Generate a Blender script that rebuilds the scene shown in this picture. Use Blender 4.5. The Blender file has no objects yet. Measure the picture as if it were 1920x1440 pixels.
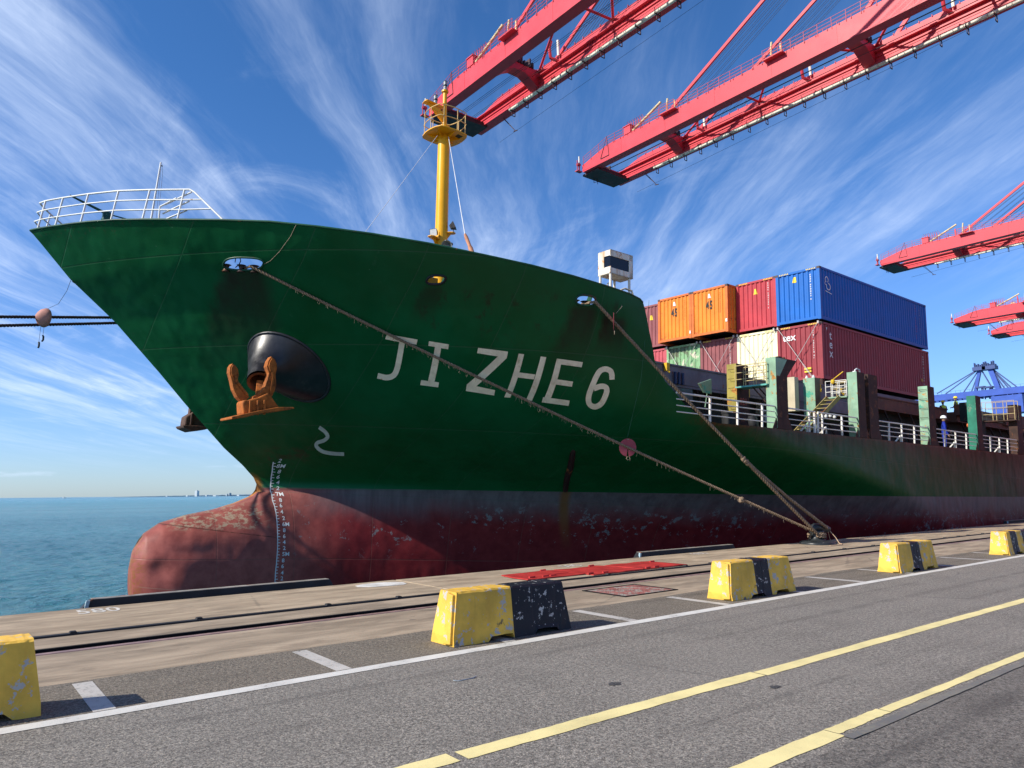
import bpy, bmesh, math, random
import numpy as np
from mathutils import Vector, Matrix, Euler
random.seed(7)
R=math.radians
sc=bpy.context.scene
COL=sc.collection

# ---------------------------------------------------------------- camera
cam=bpy.data.cameras.new('camera'); camo=bpy.data.objects.new('camera',cam); COL.objects.link(camo)
cam.sensor_fit='HORIZONTAL'; cam.sensor_width=36.0; cam.lens=1365.0/1920*36.0
cam.clip_start=.1; cam.clip_end=60000
AX=((0.785,0.084,0.614),(-0.62,0.122,0.775),(-0.01,-0.989,0.148))   # world axes seen from the camera (x right, y down, z ahead)
def _cam_matrix():
    roll=.0098; th=math.atan(204*math.cos(roll)/1365.)
    up=Vector((-math.sin(roll)*math.cos(th),-math.cos(roll)*math.cos(th),math.sin(th)))
    X=Vector((1745.,187.,1365.)).normalized(); X=(X-up*X.dot(up)).normalized(); Y=up.cross(X)
    M=Matrix((X,Y,up))                # rows: world axes in camera coords; M @ v_cam = v_world
    right=M@Vector((1,0,0)); down=M@Vector((0,1,0)); fwd=M@Vector((0,0,1))
    m=Matrix.Identity(4)
    for i in range(3):
        m[i][0]=right[i]; m[i][1]=-down[i]; m[i][2]=-fwd[i]
    m[2][3]=1.65
    return m
camo.matrix_world=_cam_matrix(); sc.camera=camo

# ---------------------------------------------------------------- light
SUN=Vector((-.80,.19,.57)).normalized()
SUN_EL=math.asin(SUN.z); SUN_ROT=math.atan2(SUN.x,SUN.y)
sl=bpy.data.lights.new('sun','SUN'); sl.energy=4.4; sl.angle=R(.5); sl.color=(1,.94,.84)
so=bpy.data.objects.new('sun',sl); COL.objects.link(so)
so.rotation_euler=SUN.to_track_quat('Z','Y').to_euler(); so.location=(-40,10,40)
sc.view_settings.view_transform='Standard'; sc.view_settings.look='None'
sc.view_settings.exposure=0.55; sc.view_settings.gamma=1.0
try: sc.view_settings.use_curve_mapping=False
except Exception: pass

# ---------------------------------------------------------------- node helper
class V:
    def __init__(s,t,k): s.t=t; s.k=k
    def m(s,op,*a,clamp=False):
        n=s.t.nodes.new('ShaderNodeMath'); n.operation=op; n.use_clamp=clamp
        for i,v in enumerate((s,)+a):
            if isinstance(v,V): s.t.links.new(v.k,n.inputs[i])
            else: n.inputs[i].default_value=v
        return V(s.t,n.outputs[0])
    def __add__(s,o): return s.m('ADD',o)
    def __sub__(s,o): return s.m('SUBTRACT',o)
    def __mul__(s,o): return s.m('MULTIPLY',o)
    def __truediv__(s,o): return s.m('DIVIDE',o)
    def inv(s): return (s*-1.0)+1.0
    def mx(s,o): return s.m('MAXIMUM',o)
    def mn(s,o): return s.m('MINIMUM',o)
    def pw(s,o): return s.m('POWER',o)
    def ab(s): return s.m('ABSOLUTE')
    def step(s,a,b):                  # smooth 0..1 between a and b
        n=s.t.nodes.new('ShaderNodeMapRange'); n.interpolation_type='SMOOTHSTEP'
        s.t.links.new(s.k,n.inputs[0])
        for i,v in ((1,a),(2,b)):
            if isinstance(v,V): s.t.links.new(v.k,n.inputs[i])
            else: n.inputs[i].default_value=v
        n.inputs[3].default_value=0; n.inputs[4].default_value=1
        return V(s.t,n.outputs[0])
def sep(t,vec):
    n=t.nodes.new('ShaderNodeSeparateXYZ'); t.links.new(vec.k,n.inputs[0]); return [V(t,o) for o in n.outputs]
def comb(t,*a):
    n=t.nodes.new('ShaderNodeCombineXYZ')
    for i,v in enumerate(a):
        if isinstance(v,V): t.links.new(v.k,n.inputs[i])
        else: n.inputs[i].default_value=v
    return V(t,n.outputs[0])
def coord(t,kind='Object'):
    n=t.nodes.new('ShaderNodeTexCoord'); return V(t,n.outputs[kind])
def scale(t,vec,s,off=(0,0,0)):
    n=t.nodes.new('ShaderNodeMapping'); t.links.new(vec.k,n.inputs[0])
    n.inputs['Scale'].default_value=s if hasattr(s,'__len__') else (s,s,s); n.inputs['Location'].default_value=off
    return V(t,n.outputs[0])
def noise(t,vec,s=1.0,det=4,rough=.55,dist=0.0,out=0):
    n=t.nodes.new('ShaderNodeTexNoise'); t.links.new(vec.k,n.inputs['Vector'])
    n.inputs['Scale'].default_value=s; n.inputs['Detail'].default_value=det; n.inputs['Roughness'].default_value=rough; n.inputs['Distortion'].default_value=dist
    return V(t,n.outputs[out])
def voro(t,vec,s=1.0,feat='F1',rnd=1.0,out='Distance'):
    n=t.nodes.new('ShaderNodeTexVoronoi'); n.feature=feat; t.links.new(vec.k,n.inputs['Vector']); n.inputs['Scale'].default_value=s
    n.inputs['Randomness'].default_value=rnd
    return V(t,n.outputs[out])
def mix(t,f,a,b,mode='MIX'):
    n=t.nodes.new('ShaderNodeMix'); n.data_type='RGBA'; n.blend_type=mode
    if isinstance(f,V): t.links.new(f.k,n.inputs[0])
    else: n.inputs[0].default_value=f
    for i,v in ((6,a),(7,b)):
        if isinstance(v,V): t.links.new(v.k,n.inputs[i])
        else: n.inputs[i].default_value=(*v[:3],1)
    return V(t,n.outputs[2])
def bump(t,h,strength=.3,dist=.02,prev=None):
    n=t.nodes.new('ShaderNodeBump'); n.inputs['Strength'].default_value=strength; n.inputs['Distance'].default_value=dist
    t.links.new(h.k,n.inputs['Height'])
    if prev: t.links.new(prev.k,n.inputs['Normal'])
    return V(t,n.outputs[0])
def newmat(name):
    m=bpy.data.materials.new(name); m.use_nodes=True; t=m.node_tree; b=t.nodes['Principled BSDF']; return m,t,b
def seti(t,b,name,v):
    if isinstance(v,V): t.links.new(v.k,b.inputs[name])
    else: b.inputs[name].default_value=(*v,1) if hasattr(v,'__len__') and len(v)==3 else v
MATS={}
def paint(name,col,rough=.5,var=.18,vs=1.5,rust=0.0,rcol=(.16,.05,.015),streak=0.0,scol=None,chip=0.0,ccol=(.5,.5,.48),cs=9.0,bmp=.15,bs=30.0,metal=0.0,spec=.5):
    if name in MATS: return MATS[name]
    m,t,b=newmat(name); o=coord(t)
    n1=noise(t,o,vs,5,.6)
    c=mix(t,n1.step(.3,.72),tuple(x*(1-var) for x in col),tuple(min(1,x*(1+var)) for x in col))
    if streak>0:
        s=noise(t,scale(t,o,(5,5,.55)),1.0,5,.65)
        lvl=noise(t,scale(t,o,.7,(3,1,2)),1.0,2,.5)
        c=mix(t,s.step(.66-.25*streak,.86-.2*streak)*lvl.step(.35,.7)*.85,c,scol or rcol)
    if rust>0:
        r=noise(t,scale(t,o,1.0,(7,3,5)),2.6,8,.68)
        c=mix(t,r.step(.69-.3*rust,.73-.24*rust),c,mix(t,noise(t,o,14,4,.6).step(.35,.65),rcol,tuple(x*2.0 for x in rcol)))
    if chip>0:
        k=noise(t,scale(t,o,1.0,(1,9,4)),cs,6,.7)
        c=mix(t,k.step(.665-.2*chip,.685-.2*chip),c,ccol)
    seti(t,b,'Base Color',c); seti(t,b,'Roughness',(n1*.25)+(rough-.12)); seti(t,b,'Metallic',metal)
    seti(t,b,'Specular IOR Level',spec*.6)
    if bmp>0: seti(t,b,'Normal',bump(t,noise(t,o,bs,5,.6),bmp,.01))
    MATS[name]=m; return m

# ---------------------------------------------------------------- mesh helper
class MB:
    def __init__(s): s.v=[]; s.f=[]; s.mi=[]; s.cur=0; s.sm=[]; s.smooth=False
    def add(s,vs,fs):
        o=len(s.v); s.v+= [tuple(v) for v in vs]
        for f in fs: s.f.append(tuple(i+o for i in f)); s.mi.append(s.cur); s.sm.append(s.smooth)
        return s
    def box(s,a,b,M=None):            # corner to corner
        x0,y0,z0=a; x1,y1,z1=b
        vs=[Vector(p) for p in ((x0,y0,z0),(x1,y0,z0),(x1,y1,z0),(x0,y1,z0),(x0,y0,z1),(x1,y0,z1),(x1,y1,z1),(x0,y1,z1))]
        if M is not None: vs=[M@v for v in vs]
        return s.add(vs,[(0,3,2,1),(4,5,6,7),(0,1,5,4),(1,2,6,5),(2,3,7,6),(3,0,4,7)])
    def cbox(s,c,d,M=None):
        return s.box(tuple(c[i]-d[i]/2 for i in range(3)),tuple(c[i]+d[i]/2 for i in range(3)),M)
    def beam(s,p,q,w,h,up=(0,0,1)):   # box beam from p to q
        p=Vector(p); q=Vector(q); d=(q-p); L=d.length
        if L<1e-6: return s
        d.normalize(); u=Vector(up)
        if abs(d.dot(u))>.98: u=Vector((1,0,0))
        r=d.cross(u).normalized(); u=r.cross(d)
        vs=[]
        for e in (p,q):
            for a,b in ((-1,-1),(1,-1),(1,1),(-1,1)): vs.append(e+r*(a*w/2)+u*(b*h/2))
        return s.add(vs,[(0,1,2,3),(7,6,5,4),(0,4,5,1),(1,5,6,2),(2,6,7,3),(3,7,4,0)])
    def tube(s,pts,r,n=8,cap=True):
        pts=[Vector(p) for p in pts]; N=len(pts); rs=r if hasattr(r,'__len__') else [r]*N
        o=[]; prev=None; sm=s.smooth; s.smooth=True
        for i in range(N):
            d=(pts[min(i+1,N-1)]-pts[max(i-1,0)])
            d=d.normalized() if d.length>1e-9 else Vector((0,0,1))
            if prev is None:
                u=Vector((0,0,1)) if abs(d.z)<.9 else Vector((1,0,0))
                a=d.cross(u).normalized()
            else:
                a=(prev-d*prev.dot(d)); a=a.normalized() if a.length>1e-6 else prev
            prev=a; b=d.cross(a)
            for k in range(n):
                t=2*math.pi*k/n; o.append(pts[i]+(a*math.cos(t)+b*math.sin(t))*rs[i])
        fs=[]
        for i in range(N-1):
            for k in range(n):
                k2=(k+1)%n; fs.append((i*n+k,i*n+k2,(i+1)*n+k2,(i+1)*n+k))
        s.add(o,fs); s.smooth=False
        if cap: s.add(o[:n],[tuple(reversed(range(n)))]); s.add(o[-n:],[tuple(range(n))])
        s.smooth=sm
        return s
    def lathe(s,prof,n=24,M=None,smooth=True):   # prof: (r,z)
        M=M or Matrix.Identity(4); vs=[]
        for r,z in prof:
            for k in range(n):
                t=2*math.pi*k/n; vs.append(M@Vector((r*math.cos(t),r*math.sin(t),z)))
        fs=[]
        for i in range(len(prof)-1):
            for k in range(n):
                k2=(k+1)%n; fs.append((i*n+k,i*n+k2,(i+1)*n+k2,(i+1)*n+k))
        sm=s.smooth; s.smooth=smooth; s.add(vs,fs); s.smooth=sm
        if prof[0][0]>1e-4: s.add(vs[:n],[tuple(reversed(range(n)))])
        if prof[-1][0]>1e-4: s.add(vs[-n:],[tuple(range(n))])
        return s
    def prism(s,poly,d0,d1,axis='y',M=None):     # poly: 2D, extruded along axis
        n=len(poly)
        def P(p,d):
            v={'y':(p[0],d,p[1]),'x':(d,p[0],p[1]),'z':(p[0],p[1],d)}[axis]
            return M@Vector(v) if M is not None else Vector(v)
        vs=[P(p,d0) for p in poly]+[P(p,d1) for p in poly]
        fs=[tuple(range(n)),tuple(reversed(range(n,2*n)))]+[(i,i+n,(i+1)%n+n,(i+1)%n) for i in range(n)]
        return s.add(vs,fs)
    def mesh(s,name,mats,fix=True):
        me=bpy.data.meshes.new(name); me.from_pydata(s.v,[],s.f)
        if any(s.mi): me.polygons.foreach_set('material_index',s.mi)
        if any(s.sm): me.polygons.foreach_set('use_smooth',s.sm)
        for m in (mats if isinstance(mats,(list,tuple)) else [mats]): me.materials.append(m)
        if fix:
            bm=bmesh.new(); bm.from_mesh(me); bmesh.ops.recalc_face_normals(bm,faces=bm.faces); bm.to_mesh(me); bm.free()
        me.update(); return me
def link(name,me,parent=None,label=None,cat=None,group=None,kind=None,loc=None):
    o=bpy.data.objects.new(name,me); COL.objects.link(o)
    if parent is not None: o.parent=parent
    if loc is not None: o.location=loc
    if label: o['label']=label
    if cat: o['category']=cat
    if group: o['group']=group
    if kind: o['kind']=kind
    return o
def obj(name,mb,mats,parent=None,fix=True,bev=0,**k):
    o=link(name,mb.mesh(name,mats,fix),parent,**k)
    if bev:
        b=o.modifiers.new('bevel','BEVEL'); b.width=bev; b.segments=2; b.limit_method='ANGLE'; b.angle_limit=R(35)
    return o
def empty(name,label,cat,M=None,group=None,loc=None):
    o=bpy.data.objects.new(name,None); COL.objects.link(o); o.empty_display_size=.2
    if M is not None: o.matrix_world=M
    if loc is not None: o.location=loc
    o['label']=label; o['category']=cat
    if group: o['group']=group
    return o
def text_poly(s,size,res=3):                      # outline letters as (verts2d, faces)
    cu=bpy.data.curves.new('t','FONT'); cu.body=s; cu.offset=size*.012; cu.size=size; cu.resolution_u=res; cu.align_x='CENTER'; cu.align_y='CENTER'
    to=bpy.data.objects.new('t',cu); me=bpy.data.meshes.new_from_object(to)
    vs=[tuple(v.co) for v in me.vertices]; fs=[tuple(p.vertices) for p in me.polygons]
    bpy.data.objects.remove(to); bpy.data.curves.remove(cu); bpy.data.meshes.remove(me)
    return vs,fs
def catenary(p,q,sag,n):
    p=Vector(p); q=Vector(q); out=[]
    for i in range(n+1):
        t=i/n; v=p.lerp(q,t); v.z-=4*sag*t*(1-t); out.append(v)
    return out

# ---------------------------------------------------------------- ship frame and hull form
PHI,TAU=.027,.014
SM=Matrix.Translation((0,25,0))@Matrix.Rotation(TAU,4,'Y')@Matrix.Rotation(PHI,4,'X')
def W(p): return SM@Vector(p)
# ---------------------------------------------------------------- sky
def make_world():
    w=bpy.data.worlds.new('World'); sc.world=w; w.use_nodes=True; t=w.node_tree; bg=t.nodes['Background']
    sky=t.nodes.new('ShaderNodeTexSky'); sky.sky_type='NISHITA'; sky.sun_disc=False
    sky.sun_elevation=SUN_EL; sky.sun_rotation=SUN_ROT; sky.altitude=0; sky.air_density=1.0; sky.dust_density=.25; sky.ozone_density=2.2
    S=V(t,sky.outputs[0])
    d=coord(t,'Generated'); x,y,z=sep(t,d)
    # the cirrus lies on a sheet high above; streaks run along one wind direction
    az=math.atan2(.614,.775); ca,sa=math.cos(az-R(1.0)),math.sin(az-R(1.0))
    zz=z.mx(0.0)+.055
    px=x/zz; py=y/zz
    u=px*sa+py*ca; v=px*ca-py*sa                    # u along the wind, v across
    warp=noise(t,comb(t,u*.22,v*.35,0.0),1.0,3,.5)-.5
    warp2=noise(t,comb(t,u*.9,v*1.3,3.3),1.0,4,.6)-.5
    v2=v+warp*.85+warp2*.16
    st=noise(t,comb(t,u*.24,v2*1.8,1.7),1.0,8,.60)
    st2=noise(t,comb(t,u*.8,v2*6.0,4.1),1.0,7,.66)
    rip=noise(t,comb(t,(u*1.1)+(v*.5),(v*1.9),9.3),1.0,8,.66,.9)
    cov=noise(t,comb(t,u*.16,v*.26,6.2),1.0,2,.5)
    left=v.step(1.4,-1.6)                           # thicker bank of cirrus over the sea
    mid=(v-.2).ab().step(1.6,.3)*z.step(.60,.35)
    cov2=(cov+left*.13+mid*.13+.025).step(.36,.68)
    c1=(st*.62+st2*.38).step(.42,.72)
    c2=(rip*.75+st2*.25).step(.46,.76)*.62
    low=z.step(.02,.5).inv()
    c=((c1+c2)*cov2*.66).mn(.88)
    c=c*z.step(.015,.14)*((v.step(.3,1.8)*z.step(.30,.52)*.8).inv())
    # small flat clouds close to the horizon
    hz=noise(t,comb(t,x*9.0,y*9.0,z*60.0),1.0,5,.6)
    c3=hz.step(.60,.76)*z.step(.012,.03)*z.step(.10,.05)*.35
    cc=c.mx(c3)
    tint=mix(t,z.step(0.0,.55),(.80,1.06,1.62),(.50,.98,1.50))
    base=mix(t,1.0,S,tint,'MULTIPLY')
    whi=(8.2,9.6,12.2)
    fin=mix(t,cc,base,whi)
    t.links.new(fin.k,bg.inputs[0]); bg.inputs[1].default_value=.075
make_world()
# ---------------------------------------------------------------- ground materials
def m_asphalt(name,base,dark=1.0):
    m,t,b=newmat(name); o=coord(t)
    n1=noise(t,o,78,3,.75); n2=noise(t,o,30,3,.6); n3=noise(t,o,1.3,5,.6); n4=noise(t,o,.35,3,.5)
    g=voro(t,o,120.0,'F1',1.0,'Color'); gx=sep(t,g)[0]
    k=(n1*.55+n2*.45).step(.36,.66)
    lo=tuple(c*.42 for c in base); hi=tuple(c*1.75 for c in base)
    c=mix(t,k,lo,hi)
    c=mix(t,gx.step(.80,.95)*.55,c,(base[0]*3.1,base[1]*3.0,base[2]*2.8))
    c=mix(t,n3.step(.42,.75)*.30,c,tuple(x*.62 for x in base))
    c=mix(t,n4.step(.35,.7)*.28,c,tuple(x*1.35 for x in base))
    trk=noise(t,scale(t,o,(.03,2.6,1),(0,1.7,0)),1.0,4,.6); c=mix(t,trk.step(.54,.66)*n3.step(.25,.6)*.42,c,(base[0]*.45,base[1]*.45,base[2]*.47))
    ck=voro(t,scale(t,o,(.55,.8,1)),.55,'DISTANCE_TO_EDGE',1.0); wv=noise(t,o,2.0,5,.7)
    c=mix(t,(ck+((wv-.5)*.035)).ab().step(.007,.001)*n4.step(.50,.60)*.30,c,(.03,.03,.03))
    scr=noise(t,scale(t,o,(.25,6.0,1),(7,3,0)),2.2,5,.7); c=mix(t,scr.step(.66,.70)*.35,c,(.36,.345,.32))
    oil=noise(t,scale(t,o,(1.6,3.4,1),(3.3,1.2,0)),1.1,4,.62)
    c=mix(t,oil.step(.70,.78)*.55,c,(.03,.03,.032))
    seti(t,b,'Base Color',c); seti(t,b,'Roughness',.85); seti(t,b,'Specular IOR Level',.25)
    seti(t,b,'Normal',bump(t,k*.7+gx*.3,.55,.008)); return m
def m_concrete(name,base,along=True):
    m,t,b=newmat(name); o=coord(t)
    s=scale(t,o,(.35,1.5,1.5)) if along else o
    n1=noise(t,s,2.2,8,.66,.4); n2=noise(t,o,40,4,.7); n3=noise(t,scale(t,o,(.10,.7,1),(2,1,0)),1.0,4,.6)
    c=mix(t,n1.step(.3,.72),tuple(x*.66 for x in base),tuple(x*1.28 for x in base))
    c=mix(t,n3.step(.45,.75)*.5,c,(base[0]*.62,base[1]*.58,base[2]*.54))
    c=mix(t,n2.step(.55,.8)*.30,c,(base[0]*.4,base[1]*.38,base[2]*.36))
    sp=noise(t,scale(t,o,(.8,2.6,1),(5,8,0)),3.0,5,.7)
    c=mix(t,sp.step(.64,.69)*.7,c,(.055,.045,.04))
    ck=voro(t,scale(t,o,(.35,.6,1)),.6,'DISTANCE_TO_EDGE',1.0); c=mix(t,(ck+((n1-.5)*.04)).ab().step(.008,.001)*n3.step(.40,.60)*.4,c,(.06,.055,.05))
    st=noise(t,scale(t,o,(.5,.9,1),(1,9,0)),1.3,7,.65); c=mix(t,st.step(.54,.62)*.38,c,(base[0]*.45,base[1]*.44,base[2]*.45))
    lt=noise(t,scale(t,o,(.5,2.0,1),(15,4,0)),2.0,6,.7)
    c=mix(t,lt.step(.66,.74)*.45,c,(.52,.47,.40))
    seti(t,b,'Base Color',c); seti(t,b,'Roughness',.88); seti(t,b,'Specular IOR Level',.2)
    seti(t,b,'Normal',bump(t,n1*.6+n2*.4,.35,.02)); return m
def m_line(name,col,wear=.5,seed=0):
    m,t,b=newmat(name); o=coord(t)
    n1=noise(t,scale(t,o,1.0,(seed,2,0)),26,6,.75); n2=noise(t,scale(t,o,1.0,(seed,7,0)),2.2,5,.65); n3=noise(t,o,90,2,.6)
    c=mix(t,n2.step(.3,.8),col,tuple(x*.74 for x in col))
    c=mix(t,(n1*.62+n2*.38).step(.70-.16*wear,.76-.12*wear)*.9,c,(.13,.128,.12))
    c=mix(t,n3.step(.60,.74)*.5*wear,c,(.17,.165,.155))
    seti(t,b,'Base Color',c); seti(t,b,'Roughness',.7); seti(t,b,'Normal',bump(t,n3,.25,.004)); return m
ASPH=m_asphalt('asphalt',(.178,.163,.140)); ASPD=m_asphalt('asphalt dark',(.128,.117,.102))
ASPB=m_asphalt('asphalt bay',(.145,.125,.098))
CONC=m_concrete('quay concrete',(.365,.285,.195)); CONC2=m_concrete('apron concrete',(.325,.257,.182))
WLINE=m_line('white road paint',(.64,.62,.56),.9,1); YLINE=m_line('yellow road paint',(.80,.68,.31),.55,5); BLINE=m_line('bay paint',(.50,.47,.42),1.1,9)
DARK=paint('black rubber',(.02,.02,.021),.7,.3,3,bmp=.2); RAILM=paint('rusty rail steel',(.30,.19,.165),.5,.25,5,metal=.15,bmp=.1)
GROOVE=paint('groove shade black',(.008,.007,.007),.95,.4,6)  # near black colour carries the shade inside the slots
STEELD=paint('dark fender steel',(.022,.024,.028),.55,.3,2,rust=.15,bmp=.2)

def strip(name,mat,x0,x1,y0,y1,z,n=1,wob0=0,wob1=0,seed=1,parent=None,thick=0,**k):
    rnd=random.Random(seed); mb=MB(); vs=[]; a=b_=0
    for i in range(n+1):
        x=x0+(x1-x0)*i/n
        if wob0: a=a*.7+rnd.uniform(-1,1)*wob0*.5
        if wob1: b_=b_*.7+rnd.uniform(-1,1)*wob1*.5
        vs+= [(x,y0+a,z),(x,y1+b_,z)]
    mb.add(vs,[(2*i,2*i+2,2*i+3,2*i+1) for i in range(n)])
    if thick:
        o=len(vs); mb.add([(v[0],v[1],z-thick) for v in vs],[])
        for i in range(n):
            mb.f.append((2*i,2*i+2,2*i+2+o,2*i+o)); mb.f.append((2*i+1,2*i+3,2*i+3+o,2*i+1+o)); mb.mi+=[0,0]; mb.sm+=[False,False]
    return obj(name,mb,mat,parent,fix=False,**k)

# ---------------------------------------------------------------- sea
def make_sea():
    m,t,b=newmat('sea water'); o=coord(t); x,y,z=sep(t,o)
    dist=(x*x+y*y).pw(.5)
    s1=noise(t,scale(t,o,(1.0,1.7,1)),.55,3,.55,.4); s2=noise(t,scale(t,o,(1,1.9,1),(4,4,0)),1.5,4,.6,.5); s3=noise(t,scale(t,o,(1,1.5,1)),7.0,4,.65)
    big=noise(t,scale(t,o,(.004,.03,1)),1.0,4,.6)
    c=mix(t,big.step(.35,.65),(.030,.215,.260),(.055,.275,.320))
    far=dist.step(500.,4500.); c=mix(t,far,c,(.024,.16,.18))
    seti(t,b,'Base Color',c); seti(t,b,'Roughness',.16); seti(t,b,'IOR',1.33); seti(t,b,'Specular IOR Level',.5)
    h=s1*1.5+s2*1.3+s3*.5
    fade=dist.step(1500.,60.)
    n=t.nodes.new('ShaderNodeBump'); t.links.new(h.k,n.inputs['Height']); n.inputs['Distance'].default_value=1.0
    t.links.new((fade*.55+.40).k,n.inputs['Strength']); t.links.new(n.outputs[0],b.inputs['Normal'])
    mb=MB(); mb.box((-30000,12.86,-40),(30000,30000,-3.0))
    # real waves on the water that can be seen closely
    nx,ny=520,560; xs=np.linspace(-75,95,nx); ys=13.5+(300.-13.5)*(np.linspace(0,1,ny)**1.9)
    X,Y=np.meshgrid(xs,ys); Z=np.zeros_like(X); rs=np.random.RandomState(5)
    for k in range(60):
        lam=.40*(10.**rs.uniform(0,.80)); th=R(118)+rs.normal(0,.55); a=.0046*lam*rs.uniform(.4,1.0)
        Z+=a*np.sin((X*math.cos(th)+Y*math.sin(th))*2*math.pi/lam+rs.uniform(0,6.28)+.6*np.sin(X*.21+k)+.5*np.sin(Y*.17+2*k))
    fade=np.clip((X+75)/12,0,1)*np.clip((95-X)/12,0,1)*np.clip((Y-13.5)/2,0,1)*np.clip((300-Y)/140,0,1)
    Z=-2.995+fade*(Z+np.where(fade>0,.07,0))-.012*(fade<=0)
    o0=len(mb.v); mb.v+=np.stack([X.ravel(),Y.ravel(),Z.ravel()],1).tolist()
    mb.f+=[(o0+i*nx+j,o0+i*nx+j+1,o0+(i+1)*nx+j+1,o0+(i+1)*nx+j) for i in range(ny-1) for j in range(nx-1)]
    mb.mi+=[0]*((nx-1)*(ny-1)); mb.sm+=[True]*((nx-1)*(ny-1))
    obj('sea',mb,m,fix=False,kind='structure')
make_sea()

# ---------------------------------------------------------------- far shore
def far_shore():
    cx_,cy_=-6400,6900   # unused centre, the shore lies about 7 km out across the bay
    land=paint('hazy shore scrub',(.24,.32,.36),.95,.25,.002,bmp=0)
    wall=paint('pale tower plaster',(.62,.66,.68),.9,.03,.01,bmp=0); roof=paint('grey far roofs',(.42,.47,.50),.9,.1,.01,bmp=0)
    D=7000.
    def at(px,extra=0):
        d=Vector((px-960.,933.5-.0098*px-720.,1365.)); M=Matrix(AX); w=M@d; h=math.hypot(w.x,w.y)
        return Vector((w.x/h*(D+extra),w.y/h*(D+extra),-3.0))
    mb=MB(); rnd=random.Random(3); pts=[]
    for i in range(140):
        px=215+i*5; s=min(1,max(0,(px-215)/220.)); p=at(px); hgt=(3+11*s+rnd.uniform(-2.2,3.0)*s)
        pts.append((p,hgt))
    vs=[]; 
    for p,h in pts:
        q=p*1.03; vs+=[p,(p.x,p.y,-3+h*.6),(q.x,q.y,-3+h*1.0)]
    n=len(pts); mb.add(vs,[(3*i,3*i+3,3*i+4,3*i+1) for i in range(n-1)]+[(3*i+1,3*i+4,3*i+5,3*i+2) for i in range(n-1)])
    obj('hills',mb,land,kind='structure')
    def bld(px,w,h,name,label,mat):
        p=at(px,-60); o=empty(name,label,'building',loc=p)
        q=p.normalized(); ang=math.atan2(q.y,q.x)-math.pi/2; o.rotation_euler=(0,0,ang-.62)
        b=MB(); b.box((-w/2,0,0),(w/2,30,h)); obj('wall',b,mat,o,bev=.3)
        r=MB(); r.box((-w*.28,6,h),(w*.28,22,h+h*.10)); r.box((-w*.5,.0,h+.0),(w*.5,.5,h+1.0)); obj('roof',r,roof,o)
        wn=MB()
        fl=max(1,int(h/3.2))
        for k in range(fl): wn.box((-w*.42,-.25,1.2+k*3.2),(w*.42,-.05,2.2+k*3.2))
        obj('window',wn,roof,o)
    bld(367,22,48,'apartment_tower','tall white tower block on the far shore, tallest of the skyline',wall)
    bld(429,9,26,'apartment_tower','slim grey twin-topped tower on the far shore, right of the white block',roof)
    bld(424,8,19,'apartment_block','small pale block touching the slim grey tower on the far shore',wall)
    bld(350,16,9,'waterfront_house','low white waterfront house left of the tall white tower',wall)
    bld(386,15,11,'waterfront_house','bright white low waterfront house just right of the tall tower',wall)
    bld(402,30,7,'waterfront_house','long low pale waterfront building between the two far towers',wall)
    bld(312,14,6,'waterfront_house','lone low white house at the far left end of the shore',wall)
    bld(446,24,9,'waterfront_house','low pale waterfront building right of the slim grey tower',wall)
    # white object on the horizon line further left: a distant working boat
    p=at(121,-3200); o=empty('distant_boat','tiny white boat on the open horizon left of the shore','boat',loc=p); o.rotation_euler=(0,0,.6)
    b=MB(); b.prism([(-8,.2),(8,.2),(10,2.2),(-8,1.8)],-2,2); obj('hull',b,wall,o)
    b=MB(); b.box((-6,-1.5,1.8),(-1,1.5,4.8)); obj('wheelhouse',b,wall,o)
far_shore()

# ---------------------------------------------------------------- quay
quay=None
def make_quay():
    global quay
    X0,X1=-60,700
    prof=[(-60,-7),(12.86,-7),(12.86,-.04),(12.82,0),(10.62,0),(10.62,-.05),(10.46,-.05),(10.46,0),(9.78,0),(9.78,-.14),(9.38,-.14),(9.38,0),(-60,0)]
    # the coping slabs are pieces of their own: leave their bed 0.25 m low
    prof=[(-60,-7),(12.84,-7),(12.84,-.25),(10.62,-.25),(10.62,-.05),(10.46,-.05),(10.46,0),(9.78,0),(9.78,-.14),(9.38,-.14),(9.38,0),(-60,0)]
    mb=MB(); mb.prism([(p[0],p[1]) for p in prof],X0,X1,'x')
    quay=obj('quay',mb,CONC2,kind='structure')
    mb=MB(); mb.box((X0,10.465,-.049),(X1,10.615,-.012)); mb.box((X0,9.385,-.138),(X1,9.775,-.128)); mb.box((X0,9.762,-.127),(X1,9.7795,-.006)); mb.box((X0,10.60,-.048),(X1,10.619,-.006)); obj('groove_bed',mb,GROOVE,quay)  # black beds and thin wall plates added to darken the slots
    # coping slabs with open joints
    joints=[-22,-10.6,-2.6,7.22,19.6,31.6,43.6,55.6,67.6,80,95,110,130,160,200,260,340,450,600,700]
    for i in range(len(joints)-1):
        a,b=joints[i]+.02,joints[i+1]-.02
        s=MB(); s.box((a,10.625,-.24),(b,12.86,0.0)); obj('coping_slab',s,CONC,quay,bev=.012)
make_quay()
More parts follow.
